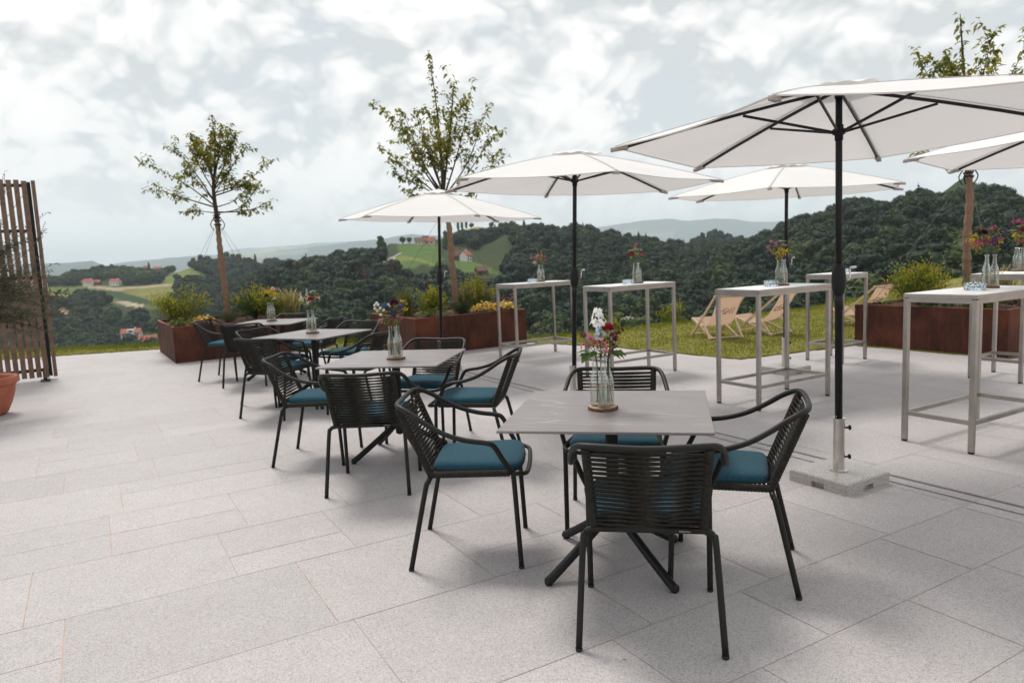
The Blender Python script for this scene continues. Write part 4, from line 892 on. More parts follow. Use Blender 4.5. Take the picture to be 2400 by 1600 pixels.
# middle planter
grass_clump('dark green grass clump at the back left of the middle planter', pp(P2c, -.62, .30), .25, .62, 300, L_grass, 31, 0, .55)
shrub('spirea_shrub', 'yellow tipped shrub left of the parasol pole in the middle planter', pp(P2c, -.45, -.20), .36, .50, 1500, L_green, .045, .022, 32, .5, L_spirea, 18)
shrub('herb_tuft', 'low green herb tuft at the foot of the middle young tree', pp(P2c, .02, -.52), .22, .26, 900, L_dark, .04, .007, 33, .9, None, 20)
rosette('leafy_plant', 'dark green leaves at the left front of the middle planter', pp(P2c, -.55, -.68), .26, .18, 130, L_green, 34)
rosette('yellow_coral_bells', 'left one of two golden leaved plants at the front of the middle planter', pp(P2c, .30, -.84), .20, .22, 150, L_gold, 35, .06, .05)
rosette('yellow_coral_bells', 'right one of two golden leaved plants at the front of the middle planter', pp(P2c, .68, -.82), .20, .21, 150, L_gold, 36, .06, .05)
rosette('purple_coral_bells', 'dark purple leaved plant between the two golden plants in the middle planter', pp(P2c, .50, -.62), .20, .19, 110, L_purple, 37)
shrub('spirea_shrub', 'rounded yellow green shrub at the right of the middle planter', pp(P2c, .58, -.05), .34, .62, 2000, L_green, .04, .018, 38, .4, L_spirea, 24)
grass_clump('dark grassy clump behind the flower spikes in the middle planter', pp(P2c, .30, -.05), .2, .52, 240, L_grass, 39, 0, .4)
def spike_plant(label, loc, hs, c, seed):
    t = thing('flower_spike_plant', label, 'plant', loc); g = random.Random(seed); col_ = fm(c)
    for (u, v, h) in hs:
        p = PU * u + PV * v; s_ = MB().tube([tuple(p), tuple(p + Vector((.01, 0, h)))], .003, 5).build('flower_stem', M_stem, t)
        m = MB()
        for k in range(70): z = h * (.52 + .48 * k / 70); w = .028 * (1 - .7 * k / 70); a = g.uniform(0, 6.28); m.leaf(p + Vector((w * .4 * math.cos(a), w * .4 * math.sin(a), z)), (math.cos(a), math.sin(a), .3), (0, 0, 1), w, w * .8)
        m.build('flower_spike', col_, s_, False)
spike_plant('pale pink flower spikes rising right of the middle tree trunk', pp(P2c, .14, -.35), [(0, 0, .66), (.06, .05, .44), (.20, .0, .68), (.24, -.03, .50), (.50, .02, .84), (.46, .03, .55)], (.42, .22, .17), 40)
t = rosette('pink_flowering_plant', 'pink flowering plant at the right end of the middle planter', pp(P2c, .88, -.50), .22, .20, 150, L_green, 41, .05, .03); g = random.Random(41); m = MB()
for k in range(26): a = g.uniform(0, 6.28); r = .24 * math.sqrt(g.random()); flecks(m, (r * math.cos(a), r * math.sin(a), g.uniform(.16, .33)), .012, 6, .02, g)
m.build('flowers', fm((.42, .13, .16)), t, False)
# right planter
shrub('spirea_shrub', 'big yellow green shrub at the left of the right planter, behind a beige deck chair', pp(P3c, -.62, .30), .46, .62, 2400, L_green, .045, .022, 51, .4, L_spirea, 24)
grass_clump('wide dark green grass clump left of the right tree trunk', pp(P3c, -.45, -.40), .36, .52, 480, L_grass, 52, 0, .75)
grass_clump('grass clump with straw tips at the right side of the right planter', pp(P3c, .55, -.2), .25, .55, 220, L_grass, 53, 60, .5)
rosette('yellow_coral_bells', 'golden leaved plant at the right end of the right planter', pp(P3c, -.05, -.86), .20, .20, 150, L_gold, 54, .06, .05)
rosette('leafy_plant', 'low green leaves at the front edge of the right planter', pp(P3c, -.86, -.05), .18, .12, 90, L_dark, 55)
t = rosette('pink_flowering_plant', 'thin pink flowering plant at the left corner of the right planter', pp(P3c, -.86, .70), .20, .15, 80, L_green, 56, .05, .025); g = random.Random(56); m = MB()
for k in range(24): a = g.uniform(0, 6.28); r = .2 * math.sqrt(g.random()); flecks(m, (r * math.cos(a), r * math.sin(a), g.uniform(.14, .34)), .012, 5, .018, g)
m.build('flowers', fm((.36, .13, .15)), t, False)
rosette('purple_coral_bells', 'purple leaved plant at the right front of the right planter', pp(P3c, -.35, -.86), .16, .12, 60, L_purple, 57)

# ================================================================ young trees
def young_tree(label, base, trunk, limbs, ls, seed, top_n=26, guys=()):
    """trunk: list of (dx,dy,z,r); limbs: (start z, azimuth deg, reach, end z, bow, leaf density)"""
    t = thing('young_tree', label, 'tree', base); g = random.Random(seed); wr = MB(); bk = MB(); lf = MB(); bz = base[2]
    tp = [(x, y, z - bz) for x, y, z, r in trunk]; tr = [r for *_, r in trunk]; k = 10; sp = smooth_path(tp, k); rr = []
    for i in range(len(sp)): f = i / k; j = min(int(f), len(tr) - 2); rr.append(tr[j] + (tr[j + 1] - tr[j]) * (f - j))
    ns = next(i for i, p in enumerate(sp) if p.z >= 2.38 - bz)
    wr.tube(sp[:ns + 1], [r * (1 + .13 * math.sin(i * 1.9) + g.uniform(-.06, .06)) for i, r in enumerate(rr[:ns + 1])], 12).build('wrapped_trunk', M_hess, t)
    bk.tube(sp[ns:], rr[ns:], 8)
    def at(z):
        for a, b in zip(sp, sp[1:]):
            if b.z >= z - bz: return a.lerp(b, (z - bz - a.z) / max(1e-6, b.z - a.z))
        return sp[-1]
    def leaves(pts, dens, start):
        for i in range(len(pts) - 1):
            f = i / (len(pts) - 1)
            if f < start: continue
            for _ in range(dens + 1):
                q = pts[i].lerp(pts[i + 1], g.random()) + Vector((g.gauss(0, .025), g.gauss(0, .025), g.gauss(0, .02)))
                a = g.uniform(0, 6.28); lf.leaf(q, (math.cos(a) * .9, math.sin(a) * .9, g.uniform(-1.1, .25)), (g.uniform(-.5, .5), g.uniform(-.5, .5), 1), ls * g.uniform(.7, 1.25), ls * .5 * g.uniform(.7, 1.25))
    for (z0, az, reach, z1, bow, dn) in limbs:
        p0 = at(z0); d = Vector((math.cos(R(az)), math.sin(R(az)), 0)); e_ = Vector((p0.x, p0.y, 0)) + d * reach + Vector((0, 0, z1 - bz))
        mid = p0.lerp(e_, .5) + Vector((0, 0, bow)) + Vector((g.gauss(0, .03), g.gauss(0, .03), 0)); pts = smooth_path([tuple(p0), tuple(mid), tuple(e_)], 7)
        L = (e_ - p0).length; r0 = .006 + .0075 * L; bk.tube(pts, [r0 * (1 - .85 * i / (len(pts) - 1)) for i in range(len(pts))], 6); leaves(pts, dn, .38)
        for _ in range(int(3 + L * 3.5)):
            i = g.randint(int(len(pts) * .30), len(pts) - 2); dr = (pts[i + 1] - pts[i]).normalized(); sd = (dr * .9 + Vector((g.gauss(0, .6), g.gauss(0, .6), g.gauss(.15, .45)))).normalized(); tl = L * g.uniform(.16, .34)
            q = [pts[i] + sd * tl * f + Vector((0, 0, -.10 * tl * f * f)) for f in (0, .25, .5, .75, 1)]; bk.tube(q, [.0035, .003, .0025, .002, .0012], 4); leaves(q, max(2, dn - 1), .1)
    leaves(sp[-top_n:], 4, .1)
    bk.build('branches', M_branch, t); lf.build('crown', L_tree, t, False)
    ty = MB(); c_ = at(2.36)
    for z in (2.30, 2.36, 2.42, 2.47): p = at(z); ty.tube([(p.x + .058 * math.cos(a), p.y + .058 * math.sin(a), p.z + g.uniform(-.02, .02)) for a in [k * PI / 5 for k in range(10)]], .011, 6, closed=True)
    for k in range(4): a = k * PI / 2 + .6; ty.tube(smooth_path([(c_.x + .05 * math.cos(a), c_.y + .05 * math.sin(a), c_.z + .06), (c_.x + .12 * math.cos(a), c_.y + .12 * math.sin(a), c_.z - .06), (c_.x + .07 * math.cos(a), c_.y + .07 * math.sin(a), c_.z - .17)], 4), .008, 5)
    ty.build('tie_strap', M_strap, t)
    for (gx_, gy_) in guys: MB().tube([(c_.x + gx_ * .06, c_.y + gy_ * .06, c_.z - .12), (gx_, gy_, .02)], .0026, 5).build('guy_wire', M_wire, t)
    return t
def corner_guys(c, base): return [(pp(c, a, b)[0] - base[0], pp(c, a, b)[1] - base[1]) for a in (-.9, .9) for b in (-.85, .85)]
b1 = (-5.15, 13.2, .53)
young_tree('young tree with broad open crown in the left planter, its trunk wrapped in hessian', b1,
 [(0, 0, .53, .062), (-.02, 0, 1.0, .056), (-.04, 0, 1.5, .055), (-.05, 0, 2.0, .046), (-.06, .02, 2.4, .042), (-.07, 0, 2.9, .034), (-.02, .02, 3.3, .020), (.03, 0, 3.75, .012), (.02, 0, 4.2, .004)],
 [(2.50, 182, .62, 2.55, .02, 3), (2.52, 10, .95, 2.62, -.06, 2), (2.6, 172, 1.22, 3.02, .0, 4), (2.62, 195, 1.0, 3.35, .05, 4), (2.6, 15, .62, 3.0, -.08, 4), (2.5, 350, .92, 3.02, -.18, 4), (2.7, 165, .72, 3.72, .02, 4), (2.8, 20, 1.0, 3.42, -.12, 4), (2.9, 340, .75, 3.62, -.06, 5), (3.0, 150, .42, 3.7, .05, 4), (3.0, 60, .5, 3.7, 0, 5), (3.1, 280, .5, 3.5, .0, 5), (2.7, 260, .8, 3.2, 0, 4), (2.8, 95, .8, 3.3, 0, 4), (3.2, 30, .36, 3.95, 0, 5), (2.85, 5, .70, 3.2, -.05, 5), (3.0, 100, .25, 4.0, 0, 6), (3.1, 200, .30, 3.9, 0, 6), (3.0, 330, .32, 4.02, 0, 6), (2.9, 45, .42, 3.85, 0, 6), (2.9, 250, .40, 3.7, 0, 6)], .085, 61, 24, corner_guys(P1c, b1))
b2 = (-.93, 12.6, .53)
young_tree('young tree with narrow upright crown behind the leftmost parasol, in the middle planter', b2,
 [(0, 0, .53, .058), (-.03, 0, 1.0, .054), (-.05, 0, 1.5, .054), (-.06, 0, 2.0, .048), (-.12, .0, 2.4, .042), (-.13, 0, 2.7, .032), (-.14, 0, 3.4, .018), (-.18, 0, 4.2, .010), (-.26, 0, 4.95, .004)],
 [(2.45, 188, .72, 2.75, -.06, 3), (2.5, 8, .82, 2.72, -.05, 2), (2.5, 178, .98, 3.40, .02, 4), (2.5, 172, .86, 3.95, -.05, 5), (2.52, 195, .62, 3.98, -.1, 5), (2.55, 15, .55, 4.2, -.12, 5), (2.55, 0, .8, 3.95, -.15, 5), (2.5, 350, .92, 3.55, -.12, 4), (2.55, 5, 1.12, 3.25, -.1, 2), (2.6, 160, .42, 4.1, -.05, 5), (2.6, 40, .35, 4.55, -.08, 5), (2.6, 80, .6, 3.9, 0, 5), (2.6, 265, .6, 3.8, 0, 5), (2.6, 225, .7, 3.5, 0, 4), (2.6, 120, .6, 3.6, 0, 4), (2.7, 10, .28, 4.45, 0, 5), (2.52, 190, .85, 3.0, 0, 3)], .095, 62, 34, corner_guys(P2c, b2))
b3 = (6.33, 10.0, .53)
young_tree('young tree at the right, its crown showing above the nearest parasol', b3,
 [(0, 0, .53, .056), (-.01, 0, 1.0, .052), (-.02, 0, 1.5, .054), (.0, 0, 2.0, .048), (-.03, .0, 2.4, .042), (-.05, 0, 2.9, .032), (-.12, 0, 3.6, .018), (-.2, 0, 4.42, .004)],
 [(2.45, 185, .75, 2.62, .0, 2), (2.6, 182, .9, 3.3, .0, 4), (2.7, 172, .66, 3.92, -.05, 5), (2.7, 10, .3, 4.1, -.05, 5), (2.6, 0, .72, 3.95, -.1, 5), (2.6, 15, .95, 3.5, 0, 4), (2.7, 80, .5, 3.8, 0, 5), (2.7, 270, .5, 3.7, 0, 5), (2.8, 160, .3, 4.0, 0, 5), (2.9, 120, .35, 3.8, 0, 5)], .10, 63, 22, corner_guys(P3c, b3))

# ================================================================ deck chairs
def deck_chair(loc, rz, label):
    t = thing('deck_chair', label, 'deck chair', (*loc, .02), rz, 'beige deck chairs on the lawn')
    q = .017
    for s in (-1, 1):
        MB().ribbon([(s * .25, .38, .012), (s * .25, -.53, .705)], .036, .022, (0, 1, .5)).build('back_rail', M_beech, t, False)
        MB().ribbon([(s * .222, .42, .29), (s * .222, -.36, .015)], .036, .022, (0, 1, 2)).build('seat_rail', M_beech, t, False)
        MB().ribbon([(s * .280, -.075, .375), (s * .280, -.38, .006)], .034, .020, (0, 1, -.5)).build('prop_leg', M_beech, t, False)
    MB().tube([(-.272, -.53, .70), (.272, -.53, .70)], .017, 10).build('top_bar', M_beech, t)
    MB().tube([(-.24, .415, .287), (.24, .415, .287)], .014, 10).build('seat_bar', M_beech, t)
    MB().tube([(-.30, -.365, .03), (.30, -.365, .03)], .013, 10).build('rear_bar', M_beech, t)
    MB().tube([(-.25, .36, .03), (.25, .36, .03)], .012, 10).build('front_bar', M_beech, t)
    sp = smooth_path([(0, -.545, .715), (0, -.50, .66), (0, -.375, .47), (0, -.22, .29), (0, -.05, .205), (0, .12, .20), (0, .29, .245), (0, .42, .303)], 5)
    for nm, off, mt in (('canvas_sling', 0., M_canvas),):
        m = MB(); vs = []
        for i, p in enumerate(sp):
            tn = (sp[min(i + 1, len(sp) - 1)] - sp[max(i - 1, 0)]).normalized(); nn = Vector((0, -tn.z, tn.y)); nn = nn if nn.z > 0 else -nn
            for j in range(7): x = -.205 + .41 * j / 6; c_ = p + nn * off; vs.append((x, c_.y, c_.z - .008 * math.cos(PI * (j / 6 - .5)) * math.sin(PI * i / len(sp))))
        m.add(vs, [(i * 7 + j, i * 7 + j + 1, i * 7 + 8 + j, i * 7 + 7 + j) for i in range(len(sp) - 1) for j in range(6)]); m.build(nm, mt, t)
    # printed word on the back of the sling (thin raised print)
    A, B = Vector((0, -.415, .535)), Vector((0, -.31, .385)); U = (A - B).normalized(); n_ = Vector((0, -U.z, U.y)).normalized(); n_ = -n_ if n_.y > 0 else n_
    pr = MB()
    def stroke(pts): pr.tube([tuple((A + B) / 2 + Vector((x * 1.45, 0, 0)) + U * (y * 1.3) + n_ * .012) for x, y in pts], .0046, 5)
    stroke([(-.085 + .028 * math.cos(a), -.014 + .026 * math.sin(a)) for a in [R(60 + k * 24) for k in range(11)]]); stroke([(-.057, .012), (-.062, -.045), (-.085, -.055)])
    stroke([(.0 + .036 * math.cos(a), .006 + .036 * math.sin(a)) for a in [R(-20 + k * 22) for k in range(16)]]); stroke([(-.035, .005), (.033, -.004), (.004, -.04), (-.03, -.05)])
    stroke([(.062, .05), (.050, -.045)]); stroke([(.092, .052), (.080, -.045)])
    pr.build('printed_word', M_print, t); return t
deck_chair((3.384, 11.92), R(9.5), 'left beige canvas deck chair on the lawn, seen from behind')
deck_chair((4.23, 12.15), R(35), 'middle beige canvas deck chair on the lawn, angled beside the parasol pole')
deck_chair((6.12, 12.70), R(26), 'right beige deck chair partly hidden behind the rusty planter')

# ================================================================ flower bottles and ashtrays
BP = [(.024, 0), (.0285, .004), (.029, .012), (.029, .112), (.0275, .126), (.0235, .142), (.0165, .160), (.0138, .178), (.0125, .205), (.0120, .224), (.0145, .2245), (.0145, .235), (.0115, .2352)]
def bottles(loc, rz, label, n=3):
    t = thing('tied_bottles', label, 'bottles', loc, rz, 'flower bottle trios')
    cs = [(.033 * math.cos(R(90 + 120 * k)), .033 * math.sin(R(90 + 120 * k))) for k in range(3)][:n]
    for i, (x, y) in enumerate(cs):
        b = MB().lathe(BP, 28, (x, y, 0), cap=False).lathe([(.0001, .004), (.026, .007), (.0265, .112), (.0248, .127), (.0208, .142), (.0140, .161), (.0112, .18), (.0102, .2352), (.0115, .2352)], 28, (x, y, 0), cap=False).build('bottle', M_glass, t)
        MB().lathe([(.0255, .0075), (.026, .02), (.026, .088 + .012 * i)], 24, (x, y, 0)).build('water', M_water, b, True, 50)
    m = MB()
    for z, tl in ((.093, .003), (.099, -.004)):
        pts = []
        for k in range(3):
            c = cs[k % n] if n == 3 else cs[k % 2]; a0 = R(90 + 120 * k)
            for j in range(-4, 5): a = a0 + R(15) * j; pts.append((c[0] + .0305 * math.cos(a), c[1] + .0305 * math.sin(a), z + tl * math.sin(a)))
        m.tube(pts, .0011, 5, closed=True)
    m.tube(smooth_path([(.058, -.022, .096), (.075, -.028, .10), (.082, -.030, .092), (.078, -.034, .075)], 4), .0010, 5).tube(smooth_path([(.058, -.022, .096), (.07, -.036, .098), (.08, -.04, .085)], 4), .0010, 5)
    m.build('twine', M_twine, t); return t
def slice_(loc, label, rz):
    t = thing('wood_slice', label, 'coaster', loc, rz, 'wood slices under the bottles'); g = random.Random(int(abs(loc[0]) * 97)); n = 40
    rr = [.071 * (1 + .03 * math.sin(3 * 2 * PI * k / n + g.random()) + g.uniform(-.012, .012)) for k in range(n)]
    vs = [(rr[k] * s * math.cos(2 * PI * k / n), rr[k] * s * math.sin(2 * PI * k / n), z) for s, z in ((.97, 0), (1, .003), (1, .012), (.97, .0148)) for k in range(n)]
    MB().add(vs, [(i * n + j, i * n + (j + 1) % n, i * n + n + (j + 1) % n, i * n + n + j) for i in range(3) for j in range(n)] + [tuple(range(n - 1, -1, -1))]).build('bark_edge', M_bark, t)
    MB().add([(rr[k] * .955 * math.cos(2 * PI * k / n), rr[k] * .955 * math.sin(2 * PI * k / n), .0152) for k in range(n)], [tuple(range(n))]).build('cut_face', M_slice, t, False); return t
def disc(m, c, nrm, r, n=5, cup=.25, wf=.62, a0=0.):
    """ring of petals"""
    nrm = Vector(nrm).normalized(); u = nrm.orthogonal().normalized()
    for k in range(n): d = Matrix.Rotation(2 * PI * k / n + a0, 3, nrm) @ u; m.leaf(c, d + nrm * cup, nrm, r, r * wf, .12)
def bouquet(loc, label, fl, seed, green=26, leafcol=None):
    t = thing('flower_bouquet', label, 'flowers', loc, 0, 'bouquets in the bottles'); g = random.Random(seed)
    cs = [(.033 * math.cos(R(90 + 120 * k)), .033 * math.sin(R(90 + 120 * k))) for k in range(3)]
    fol = MB()
    for i, (kd, c, x, h, *q) in enumerate(fl):
        r = q[0] if q else .02; y = q[1] if len(q) > 1 else g.uniform(-.5, .5) * (.02 + abs(x)); k = min((0, 1, 2), key=lambda j: (cs[j][0] - x * .5) ** 2 + g.random() * .0012); b = cs[k]
        top = Vector((x, y, h)); pts = smooth_path([(b[0] + g.uniform(-.012, .012), b[1] + g.uniform(-.012, .012), .018), (b[0] + g.uniform(-.004, .004), b[1] + g.uniform(-.004, .004), .225), (b[0] * .4 + x * .6, b[1] * .4 + y * .6, .225 + (h - .225) * .6), tuple(top)], 4)
        st = MB().tube(pts, [.0017] * len(pts), 5).build('flower_stem', M_stem, t); m = MB(); col_ = fm(c); up = (top - Vector(pts[-3])).normalized()
        if kd == 'rose':
            for ring in range(6):
                for k2 in range(6 + ring): a = g.uniform(0, 6.28); el = R(78 - ring * 17); d = Vector((math.cos(a) * math.cos(el), math.sin(a) * math.cos(el), math.sin(el))); m.leaf(top + d * r * .35, d + Vector((0, 0, .2)), d, r * .75, r * .85, .3)
        elif kd == 'ball': flecks(m, top, r, 90, r * .42, g, .85)
        elif kd == 'cluster':
            for _ in range(16):
                v = Vector((g.gauss(0, .55), g.gauss(0, .55), g.gauss(0, .38))) * r; st.data.transform(Matrix.Identity(4)); disc(m, top + v, v + Vector((0, 0, r * .6)), r * .34, 5, .3, .7, g.random())
        elif kd == 'phlox':
            for _ in range(26):
                z = g.uniform(-1.25, .85); w = .62 + .25 * (z < -.2) - .30 * max(0, z); a = g.uniform(0, 6.28); v = Vector((math.cos(a) * w, math.sin(a) * w, z)) * r; disc(m, top + v, Vector((math.cos(a), math.sin(a), .45)), r * .40, 5, .15, .66, g.random())
        elif kd == 'umbel':
            rays = MB()
            for _ in range(20):
                a = g.uniform(0, 6.28); f = math.sqrt(g.random()); e_ = top + Vector((r * f * math.cos(a), r * f * math.sin(a), .012 * (1 - f * f))); rays.tube([tuple(top - Vector((0, 0, r * .9))), tuple(e_)], .0006, 3); flecks(m, e_, r * .16, 8, r * .12, g, .4)
            rays.build('rays', M_stem, st)
        elif kd == 'daisy':
            nrm = Vector((g.uniform(-.5, .5), -.8, g.uniform(.2, .7))); disc(m, top, nrm, r, 13, .05, .38); cm = MB().blob(tuple(top + nrm.normalized() * r * .08), r * .33, .1, 1, g).build('flower_centre', fm((.62, .36, .02)), st)
        elif kd == 'spike':
            for k2 in range(60): z = -k2 / 60; a = g.uniform(0, 6.28); w = r * (.22 + .5 * k2 / 60); m.leaf(top + Vector((w * .5 * math.cos(a), w * .5 * math.sin(a), z * r * 4.2)) - up * 0, (math.cos(a), math.sin(a), .6), (0, 0, 1), w * 1.1, w * .7)
        elif kd == 'thistle':
            m.blob(tuple(top), r * .55, .12, 1, g)
            for _ in range(40): v = Vector((g.gauss(0, 1), g.gauss(0, 1), g.gauss(.2, .8))).normalized(); m.leaf(top + v * r * .4, v, v.orthogonal(), r * .75, r * .16, 0)
        elif kd == 'trumpet':
            d = Vector((.85, -.2, .45)).normalized(); m.tube([tuple(top), tuple(top + d * r * .8), tuple(top + d * r * 1.6), tuple(top + d * r * 2)], [r * .12, r * .2, r * .45, r * .6], 10)
        elif kd == 'leafy':
            for k2 in range(3 if r > .03 else 5): a = g.uniform(-1.2, 1.2) + (PI if x < 0 else 0); d = Vector((math.cos(a), math.sin(a) * .8, g.uniform(-.7, .1))); m.leaf(top + d * .004, d, (0, g.uniform(-.5, 0), 1), r * 1.5, r * 1.15, .1)
        m.build('blossom' if kd != 'leafy' else 'leaf', col_, st, False)
        for _ in range(green // 6):
            f = g.randint(len(pts) // 2, len(pts) - 1); a = g.uniform(0, 6.28); fol.leaf(Vector(pts[f]) + Vector((g.gauss(0, .008), g.gauss(0, .008), g.gauss(-.008, .012))), (math.cos(a), math.sin(a), g.uniform(-.2, .9)), (0, 0, 1), g.uniform(.018, .04), g.uniform(.006, .013))
    fol.build('foliage', leafcol or L_spirea, t, False); return t
WHT, CRM, YEL, RED, MAR, PNK, MAG, PUR, BLU, GRN, PBL, DUS, YGR = (.74, .73, .70), (.60, .52, .38), (.52, .36, .02), (.30, .012, .028), (.085, .008, .022), (.46, .13, .19), (.36, .04, .16), (.075, .025, .16), (.06, .09, .19), (.06, .10, .02), (.50, .62, .76), (.42, .22, .20), (.25, .24, .03)
V = {'T1': (.416, 3.356, .76), 'T2': (-.883, 5.443, .76), 'T3': (-2.167, 7.849, .76), 'T4': (-3.281, 9.905, .76), 'A': (.467, 10.84, 1.1), 'B': (1.568, 8.881, 1.1), 'C': (2.628, 6.992, 1.1), 'E': (3.613, 5.451, 1.1), 'F': (5.43, 7.72, 1.1)}
WHO = {'T1': 'on the nearest dining table', 'T2': 'on the second dining table from the front', 'T3': 'on the third dining table from the front', 'T4': 'on the farthest dining table', 'A': 'on the leftmost high table', 'B': 'on the high table right of the middle parasol pole', 'C': 'on the long high table before the deck chairs', 'E': 'on the nearest high table at the right', 'F': 'on the small high table by the right planter'}
LOOK = {'T1': 'white phlox, red rose and pink clusters ', 'T2': 'daisies, blue thistles and a maroon bloom ', 'T3': 'white spikes and one red bloom ', 'T4': 'mostly yellow bouquet with one dark red bloom ', 'A': 'pale pink bouquet with three thin spikes ', 'B': 'red and white blooms ', 'C': 'yellow bouquet with purple spikes ', 'E': 'full magenta and yellow bouquet ', 'F': 'tall purple topped bouquet '}
FL = {
 'T1': [('phlox', WHT, -.012, .425, .040, -.01), ('phlox', PBL, -.004, .362, .030, -.012), ('umbel', (.36, .27, .09), .083, .428, .030, -.02), ('umbel', WHT, .129, .405, .028, 0), ('rose', RED, .030, .366, .030, -.03), ('cluster', MAR, .062, .345, .040, -.02), ('cluster', MAR, .045, .315, .034, 0), ('cluster', PNK, -.046, .333, .026, -.02), ('cluster', (.33, .07, .12), -.026, .307, .034, -.03), ('cluster', PNK, -.072, .293, .024, -.02), ('cluster', PNK, .010, .288, .026, -.045), ('cluster', (.5, .10, .14), .026, .268, .018, -.045), ('ball', MAR, -.085, .338, .018, 0), ('umbel', CRM, .0, .335, .026, .03), ('cluster', YEL, .098, .318, .022, .03), ('leafy', GRN, -.05, .262, .05, -.02), ('leafy', GRN, -.018, .258, .045, -.03), ('leafy', GRN, .030, .262, .045, -.02), ('leafy', GRN, .058, .258, .04, 0), ('cluster', MAR, .062, .275, .02, 0)],
 'T2': [('daisy', WHT, x, h, .014) for x, h in ((-.125, .416), (-.144, .399), (-.112, .402), (-.145, .371), (-.121, .357), (-.067, .364), (-.088, .331), (-.09, .38), (-.03, .39), (-.035, .40))] + [('thistle', BLU, -.062, .394, .034, -.02), ('thistle', BLU, .061, .388, .034, -.02), ('thistle', (.03, .045, .09), .006, .321, .036, -.04), ('rose', MAR, .009, .402, .036, 0), ('cluster', YEL, .068, .42, .024), ('cluster', YEL, .088, .408, .020), ('cluster', YEL, .085, .357, .022), ('cluster', YEL, .03, .388, .02), ('cluster', MAG, .026, .372, .016), ('cluster', MAG, .052, .35, .016), ('ball', MAG, -.012, .29, .014, -.03), ('ball', MAG, .054, .288, .016, -.02), ('ball', MAG, .03, .292, .012), ('cluster', DUS, -.099, .28, .022), ('cluster', DUS, -.08, .295, .018)],
 'T3': [('spike', WHT, -.085, .44, .026), ('spike', WHT, -.038, .462, .028), ('umbel', WHT, .050, .435, .034), ('rose', RED, .017, .349, .034, -.04), ('cluster', YEL, -.023, .382, .024), ('cluster', CRM, -.072, .362, .03), ('cluster', (.55, .33, .30), .077, .367, .034), ('cluster', WHT, -.032, .318, .03), ('cluster', YGR, -.10, .33, .034), ('cluster', CRM, -.01, .335, .026), ('ball', GRN, .065, .28, .024), ('ball', PUR, .04, .312, .016), ('cluster', YGR, .085, .41, .018), ('cluster', WHT, .01, .43, .014)],
 'T4': [('cluster', YEL, x, h, .036) for x, h in ((-.10, .37), (-.06, .40), (-.02, .38), (.03, .41), (.06, .37), (.02, .34), (.085, .35))] + [('rose', MAR, -.034, .325, .032, -.04), ('cluster', (.6, .5, .45), .050, .434, .034), ('cluster', DUS, .089, .406, .026), ('cluster', DUS, -.096, .43, .024), ('trumpet', CRM, .02, .27, .034), ('ball', PUR, -.118, .34, .016), ('cluster', DUS, -.03, .39, .022)],
 'A': [('spike', DUS, -.125, .405, .022), ('spike', (.5, .33, .30), -.023, .455, .024), ('spike', (.45, .30, .22), .023, .46, .022), ('cluster', (.5, .27, .25), -.03, .365, .036), ('cluster', (.5, .25, .25), .04, .37, .034), ('cluster', PNK, -.03, .325, .034), ('cluster', YGR, .01, .33, .042), ('cluster', YGR, .02, .29, .036), ('ball', (.6, .45, .42), -.074, .27, .032), ('ball', MAG, .069, .298, .024), ('cluster', DUS, -.07, .34, .03)],
 'B': [('ball', PNK, -.008, .452, .028), ('cluster', YEL, -.008, .41, .026), ('umbel', WHT, -.042, .387, .036), ('umbel', WHT, .026, .387, .036), ('rose', RED, -.072, .338, .034), ('rose', RED, -.045, .325, .028), ('ball', (.42, .03, .07), .072, .327, .024), ('cluster', YGR, -.09, .38, .022), ('cluster', YEL, -.085, .30, .02), ('cluster', YGR, .01, .34, .03), ('leafy', GRN, .07, .28, .02)],
 'C': [('spike', PUR, -.044, .465, .028), ('spike', PUR, -.109, .40, .028), ('spike', PUR, .052, .318, .028), ('ball', PNK, -.128, .359, .018), ('ball', PNK, -.084, .414, .018), ('ball', PNK, -.069, .384, .02), ('umbel', CRM, 0, .405, .04), ('umbel', CRM, .03, .365, .036), ('umbel', CRM, -.06, .36, .028)] + [('cluster', YEL, x, h, .030) for x, h in ((-.09, .32), (-.05, .30), (-.01, .33), (.03, .32), (-.03, .27), (.02, .29))],
 'E': [('rose', MAR, -.073, .392, .036), ('umbel', (.5, .36, .33), -.021, .42, .038), ('cluster', PNK, .018, .43, .03), ('cluster', PUR, .013, .357, .036), ('cluster', PUR, .035, .305, .036), ('ball', MAG, -.06, .336, .024), ('cluster', PNK, -.09, .34, .03), ('ball', (.5, .12, .12), -.163, .314, .03), ('cluster', YEL, -.16, .353, .032), ('cluster', YEL, -.145, .385, .024), ('cluster', YEL, -.05, .365, .034), ('cluster', YGR, .065, .29, .032), ('cluster', YEL, .08, .33, .028), ('cluster', (.42, .10, .12), .074, .352, .024), ('umbel', (.35, .3, .14), -.116, .435, .03), ('cluster', YGR, -.11, .29, .034), ('cluster', YGR, .05, .385, .03), ('cluster', PNK, .0, .325, .02)],
 'F': [('cluster', MAG, 0, .515, .042), ('cluster', MAG, -.058, .508, .024), ('cluster', MAG, .05, .505, .024), ('umbel', CRM, .03, .456, .044), ('cluster', PUR, -.135, .40, .036), ('umbel', CRM, -.06, .415, .04), ('umbel', CRM, .1, .468, .036), ('rose', RED, .04, .41, .034), ('cluster', (.42, .08, .10), 0, .315, .036), ('cluster', YGR, -.06, .35, .044), ('cluster', YGR, .05, .36, .044), ('cluster', YEL, -.09, .38, .028), ('cluster', CRM, .09, .43, .028)]}
